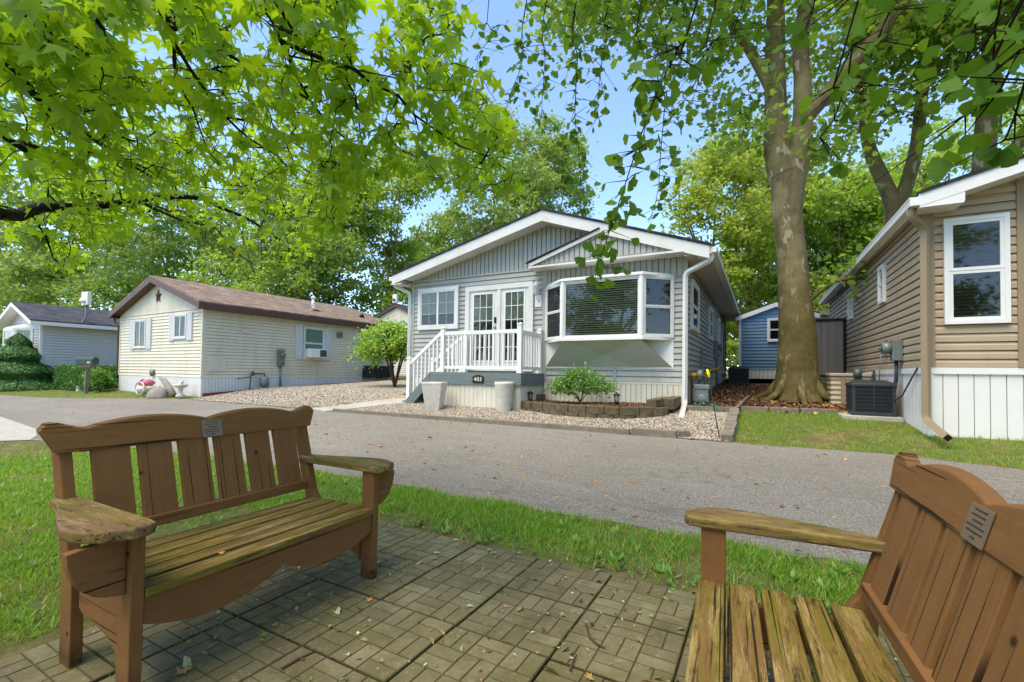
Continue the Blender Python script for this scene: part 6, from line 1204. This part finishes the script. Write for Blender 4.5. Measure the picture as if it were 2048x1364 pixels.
def branch(px, d0, d1, r0, r1, z=None):
    n = len(px); pts = [at(x, y, d0 + (d1 - d0) * i / (n - 1)) for i, (x, y) in enumerate(px)]
    if z is None: return s.path(pts, r0, r1, jn[0], .09)
    j = min(tk, key=lambda i: abs(s.p[i][2] - z)); q = Vector(s.p[j]); a = pts[0]; mid = q.lerp(a, .5) + Vector((0, 0, .15)); return s.path([q, mid] + pts, r0, r1, j, .09)
BR = [
    ([(0, 123), (53, 177), (103, 218), (144, 246), (205, 291), (246, 320), (300, 352)], 3.0, 4.4, 0.0350, 0.0084, 3.6), ([(62, -10), (78, 37), (107, 70), (135, 98), (164, 127), (200, 160)], 2.5, 3.2, 0.0200, 0.0056, 4.2),
    ([(152, -10), (177, 37), (197, 66), (222, 103), (250, 140)], 2.6, 3.3, 0.0163, 0.0056, 4.4), ([(292, -10), (320, 41), (349, 86), (382, 140), (411, 181), (452, 234), (501, 279), (554, 312), (595, 357)], 2.5, 3.9, 0.0200, 0.0056, 4.6),
    ([(542, -10), (550, 53), (575, 111), (595, 156), (624, 205), (657, 246), (698, 283), (746, 304)], 2.5, 3.6, 0.0175, 0.0056, 5.0), ([(0, 427), (41, 431), (82, 415), (164, 415), (246, 406), (328, 394), (411, 398), (440, 415), (500, 440), (560, 480)], 4.0, 5.4, 0.0625, 0.0098, 2.3),
    ([(0, 267), (41, 283), (99, 304), (160, 330)], 3.4, 4.2, 0.0325, 0.0084, 3.2)]
skel_start = len(s.p)
ends = [branch(*a) for a in BR]
def sub(bi, px, d0, d1, r0, r1):
    pts = [at(x, y, d0 + (d1 - d0) * i / (len(px) - 1)) for i, (x, y) in enumerate(px)]; j = min(ends[bi], key=lambda i: (Vector(s.p[i]) - pts[0]).length); s.path([s.p[j]] + pts[1:], r0, r1, j, .09)
sub(3, [(382, 131), (431, 135), (493, 131)], 3.1, 3.3, .008, .003); sub(3, [(468, 246), (525, 250), (575, 279), (616, 304), (665, 341)], 3.3, 3.9, .008, .003); sub(3, [(349, 90), (352, 160), (385, 215), (415, 300), (440, 330)], 2.9, 3.5, .008, .003)
sub(4, [(575, 115), (657, 123), (705, 136), (746, 168), (796, 191), (829, 230), (870, 259), (919, 292), (972, 312), (1022, 345)], 2.75, 2.9, .012, .003); sub(4, [(796, 191), (849, 164), (882, 131), (911, 127), (960, 144)], 2.75, 2.7, .005, .002)
sub(5, [(263, 435), (370, 443), (431, 456), (472, 505), (560, 560)], 4.9, 5.6, .012, .003); sub(5, [(84, 431), (92, 472), (107, 517), (127, 534)], 4.2, 4.3, .008, .003); sub(0, [(246, 320), (330, 350), (390, 372), (450, 380)], 4.1, 4.8, .008, .003)
POLY = [(-60, -60), (715, -60), (722, 60), (705, 105), (745, 130), (775, 30), (800, -40), (900, -40), (915, 60), (935, 130), (985, 165), (1000, 230), (1030, 290), (1050, 365), (1000, 385), (930, 380), (860, 370), (830, 320), (775, 335), (740, 345), (695, 390), (680, 440), (640, 500), (600, 560), (575, 560), (545, 490), (500, 500), (450, 470), (380, 445), (330, 420), (250, 470), (190, 470), (158, 535), (112, 530), (95, 470), (-60, 450)]
HOLES = [[(-10, 155), (70, 185), (60, 215), (-10, 205)], [(-10, 335), (75, 350), (60, 410), (-10, 420)], [(235, 25), (320, 40), (345, 130), (265, 110)], [(470, 45), (535, 45), (535, 115), (480, 115)], [(700, 20), (780, 30), (765, 130), (715, 120)], [(330, 215), (375, 225), (360, 260), (325, 250)], [(640, 215), (700, 225), (690, 265), (640, 255)]]
def sample(n):
    x = rng.uniform(-60, 1060, n); y = rng.uniform(-60, 570, n); k = inpoly(x, y, POLY)
    for h_ in HOLES: k &= ~inpoly(x, y, h_)
    x, y = x[k], y[k]; keep = rng.uniform(0, 1, len(x)) < np.where(x < 300, 1.0, np.where(x < 700, .9, .62)); return x[keep], y[keep]
x, y = sample(3900); A = []
for a, c in zip(x, y):
    dm = np.interp(c, [0, 200, 420, 570], [2.7, 3.3, 4.5, 5.2]) if a < 640 else np.interp(a, [640, 800, 1060], [3.0, 2.85, 2.85])
    A.append(tuple(at(a, c, dm * rng.uniform(.85, 1.18 if a > 640 else 1.45))))
A = np.array(A); s.grow(A, rng, skel_start, .09, maxd=1.1, rt=.0025); s.mesh('trunk', M['branch'], sg, 5, .0017, 2.2, .02)
C = np.array([s.p[i] for i in range(skel_start, len(s.p)) if s.fix[i] == 0]); pr = np.array([s.p[s.par[i]] for i in range(skel_start, len(s.p)) if s.fix[i] == 0]); out = norm(C - pr)
tip = np.arange(len(C)) % 2 == 1; rep = np.where(tip, 2, rng.integers(0, 2, len(C))); C2 = np.repeat(C, rep, 0); o2 = np.repeat(out, rep, 0); C2 = C2 + rng.normal(0, .035, C2.shape)
VV = []; FF = []; nv = 0
for q, tm in enumerate((leafstar(.12, .25), leafstar(.35, -.3), leafstar(.6, .2), leafstar(.25, .5))):
    V, Fc = leaves_at(C2[q::4], o2[q::4] * .5, tm, (.06, .066, .074, .052)[q], rng, .55); VV.append(V); FF.append(Fc + nv); nv += len(V)
npmesh('crown', np.concatenate(VV), np.concatenate(FF), M['lf_sweet'], sg)
up_ = crown_pts([((-3.2, -.6, 7.2), (2.2, 2.2, 1.8)), ((-2.4, .6, 6.2), (1.6, 1.6, .9)), ((-5, -1, 5.5), (1.5, 1.8, 1.5)), ((-1.2, .2, 6.4), (1.4, 1.2, .7))], 110, rng); s2 = Skel(); s2.path([(-3.7, -.8, 5.4), (-3.7, -.8, 8)], .08, .04); s2.grow(up_, rng, 0, .15); s2.mesh('upper_limbs', M['branch'], sg, 4, .004)
V, Fc = clusters(up_, 16, .22, .6, .1, leafstar(), rng, .5); npmesh('upper_crown', V, Fc, M['lf_sweet'], sg)

# ------------------------------------------------------------ ginkgo hanging in from above right
gk = root('ginkgo_tree', 'ginkgo tree trailing long strands of fan shaped leaves overhead', 'tree', (2.6, -1.3, 0)); s = Skel(); rng = np.random.default_rng(43)
tk = rpath(s, [(2.6, -1.3, -.05), (2.6, -1.3, 2), (2.5, -1.2, 4.5), (2.4, -1.1, 7), (2.3, -1, 9)], [.25, .2, .17, .12, .05])
ST = [  # px path, distance at both ends, leaf spacing, width of the strand in metres, leaf size
    ([(1405, -30), (1356, 94), (1311, 193), (1282, 271), (1253, 361), (1228, 435), (1204, 509), (1190, 556)], 2.5, 2.75, 5.1, .13, .055), ([(1160, -30), (1155, 120), (1150, 230), (1158, 310), (1163, 380)], 4.4, 4.8, 4.5, .14, .055),
    ([(1335, 60), (1330, 200), (1322, 300), (1316, 380), (1304, 430)], 3.9, 4.2, 4.2, .13, .055), ([(1060, -30), (1045, 120), (1020, 190), (1000, 262)], 4.6, 5.0, 3.0, .15, .055), ([(1100, -30), (1090, 120), (1085, 190), (1082, 240)], 4.8, 5.2, 3.3, .15, .055),
    ([(1290, -40), (1305, 60), (1310, 140), (1290, 200)], 3.4, 3.6, 3.9, .16, .055), ([(1230, -40), (1215, 60), (1200, 150), (1195, 235)], 4.2, 4.6, 3.3, .17, .055), ([(980, -30), (1000, 50), (965, 95), (950, 120)], 4.5, 4.8, 2.4, .14, .055), ([(1440, -30), (1430, 80), (1400, 150), (1370, 200)], 3.2, 3.4, 3.4, .2, .055),
    ([(1500, -40), (1470, 40), (1450, 90)], 3.2, 3.4, 3.3, .2, .055), ([(1725, -30), (1705, 90), (1695, 160), (1668, 240), (1640, 275)], 1.95, 2.05, 5.7, .13, .042), ([(1800, -30), (1780, 20), (1755, 80), (1735, 130)], 2.0, 2.1, 4.2, .1, .042),
    ([(2060, -30), (2040, 100), (2000, 180), (1930, 230), (1880, 270)], 1.65, 1.75, 4.9, .13, .042), ([(2080, 40), (2050, 160), (2030, 230), (2010, 280)], 1.6, 1.65, 4.6, .13, .042), ([(1960, -40), (1950, 60), (1930, 130)], 1.75, 1.8, 4.9, .14, .042), ([(1640, -40), (1625, 20), (1610, 60)], 2.4, 2.5, 3.0, .15, .042), ([(2010, -40), (1990, 60), (1985, 140)], 1.65, 1.7, 4.9, .14, .042)]
P = []; O = []; SZ = []
for px, d0, d1, den, wd, ls in ST:
    pts = [at(x, y, d0 + (d1 - d0) * i / (len(px) - 1)) for i, (x, y) in enumerate(px)]; q = Vector((2.35, -1.05, 6.2 + rng.uniform(-1.5, 2))); a = pts[0]; j = min(tk, key=lambda i: (Vector(s.p[i]) - q).length); q = Vector(s.p[j])
    mid = q.lerp(a, .6) + Vector((0, 0, .35)); ids = s.path([q, mid] + pts, .016, .0022, j, .06); ids = [i for i in ids if (Vector(s.p[i]) - a).length < 6 and s.p[i][2] <= a.z + .02]
    for i in ids:
        base = np.array(s.p[i])
        for _ in range(int(den) + (rng.uniform() < den % 1)):
            t = rng.uniform(0, 6.283); rr = abs(rng.normal(0, .6)) * wd; o_ = np.array([math.cos(t), math.sin(t), rng.uniform(-.7, .1)]); c = base + o_ * rr + np.array([0, 0, rng.uniform(-.02, .02)]); P.append(c); O.append(o_); SZ.append(ls)
            if rr > .05: s.p.append(tuple(c)); s.par.append(i); s.fix.append(.0011)
s.mesh('trunk', M['branch'], gk, 5, .0015)
P, O, SZ = map(np.array, (P, O, SZ)); n = len(P); Y = norm(O * .8 + np.array([0, 0, -.8]) + rng.normal(0, .4, (n, 3))); Zr = norm(rng.normal(0, 1, (n, 3)) + np.array([0, 0, .5])); X = norm(np.cross(Y, Zr)); Z = np.cross(X, Y)
V, Fc = scatter(*leaffan(), P, X, Y, Z, SZ * 1.25 * rng.uniform(.7, 1.2, n)); npmesh('crown', V, Fc, M['lf_gink'], gk)
up_ = crown_pts([((2.0, .3, 6.5), (2.6, 2.4, 1.2)), ((.6, 2.6, 6.0), (2.0, 1.6, .8)), ((3.4, -1.6, 7), (2, 2, 1.5)), ((0, -.8, 7), (1.8, 1.8, 1.0))], 110, rng); s2 = Skel(); s2.path([(2.4, -1.1, 5), (2.3, -1, 9)], .1, .05); s2.grow(up_, rng, 0, .15); s2.mesh('upper_limbs', M['branch'], gk, 4, .004)
V, Fc = clusters(up_, 30, .24, .6, .08, leaffan(), rng, .4); npmesh('upper_crown', V, Fc, M['lf_gink'], gk)

# ------------------------------------------------------------ single leaves and twigs lying about
def fallen(label, px, py, z, size, mat='dead', seed=0, group='fallen leaves'):
    r = ray(px, py); t = (z - CAMH) / r.z; c = Vector((0, 0, CAMH)) + r * t; rg = np.random.default_rng(seed + int(px)); tv, tf = leafstar(); tv = tv.copy(); tv[:, 2] = -tv[:, 2] * 1.5 + .1 * np.sin(tv[:, 0] * 4)
    a = rg.uniform(0, 6.28); o = npmesh('fallen_leaf', tv @ np.array([[math.cos(a), math.sin(a), 0], [-math.sin(a), math.cos(a), 0], [0, 0, 1]]).T * size + np.array([c.x, c.y, z + .004]), tf, M[mat]); tag(o, label, 'leaf', group)
fallen('large tan dry leaf on the pavers below the wooden bench', 360, 1350, .022, .05); fallen('small tan dry leaf on the pavers beside the bench front leg', 742, 1202, .022, .028); fallen('yellow curled leaf near the bottom edge of the patio', 1184, 1356, .022, .03)
fallen('yellow leaf lying on the slatted bench seat', 447, 1108, .424, .022); fallen('green leaf on the pavers in front of the bench', 533, 1270, .022, .03, 'weed')
fallen('brown curled leaf on the lawn near the tan house downspout', 1928, 885, .27, .075); fallen('tan leaf on the lawn below the tan downspout', 1840, 874, .3, .06); fallen('orange leaf in the middle of the lawn by the air conditioner', 1762, 851, .38, .06); fallen('brown leaf on the lawn near the gravel corner', 1502, 858, .32, .06); fallen('dry leaf at the centre of the far lawn', 1706, 882, .24, .05)
def stick(label, pts, r):
    b = MB(); q = []
    for px, py in pts: rr = ray(px, py); q.append(Vector((0, 0, CAMH)) + rr * ((.026 - CAMH) / rr.z))
    b.tube(q, [r] * (len(q) - 1) + [r * .5], 6); tag(b.build('twig', M['twig']), label, 'twig')
stick('thin curved twig on the pavers in the middle of the patio', [(1172, 1248), (1180, 1275), (1195, 1288), (1210, 1296)], .005); stick('reddish straight stick on the pavers before the bench', [(563, 1336), (595, 1318), (632, 1302)], .006); stick('short forked twig on the pavers near the bottom edge', [(1140, 1340), (1146, 1322), (1154, 1308)], .004)
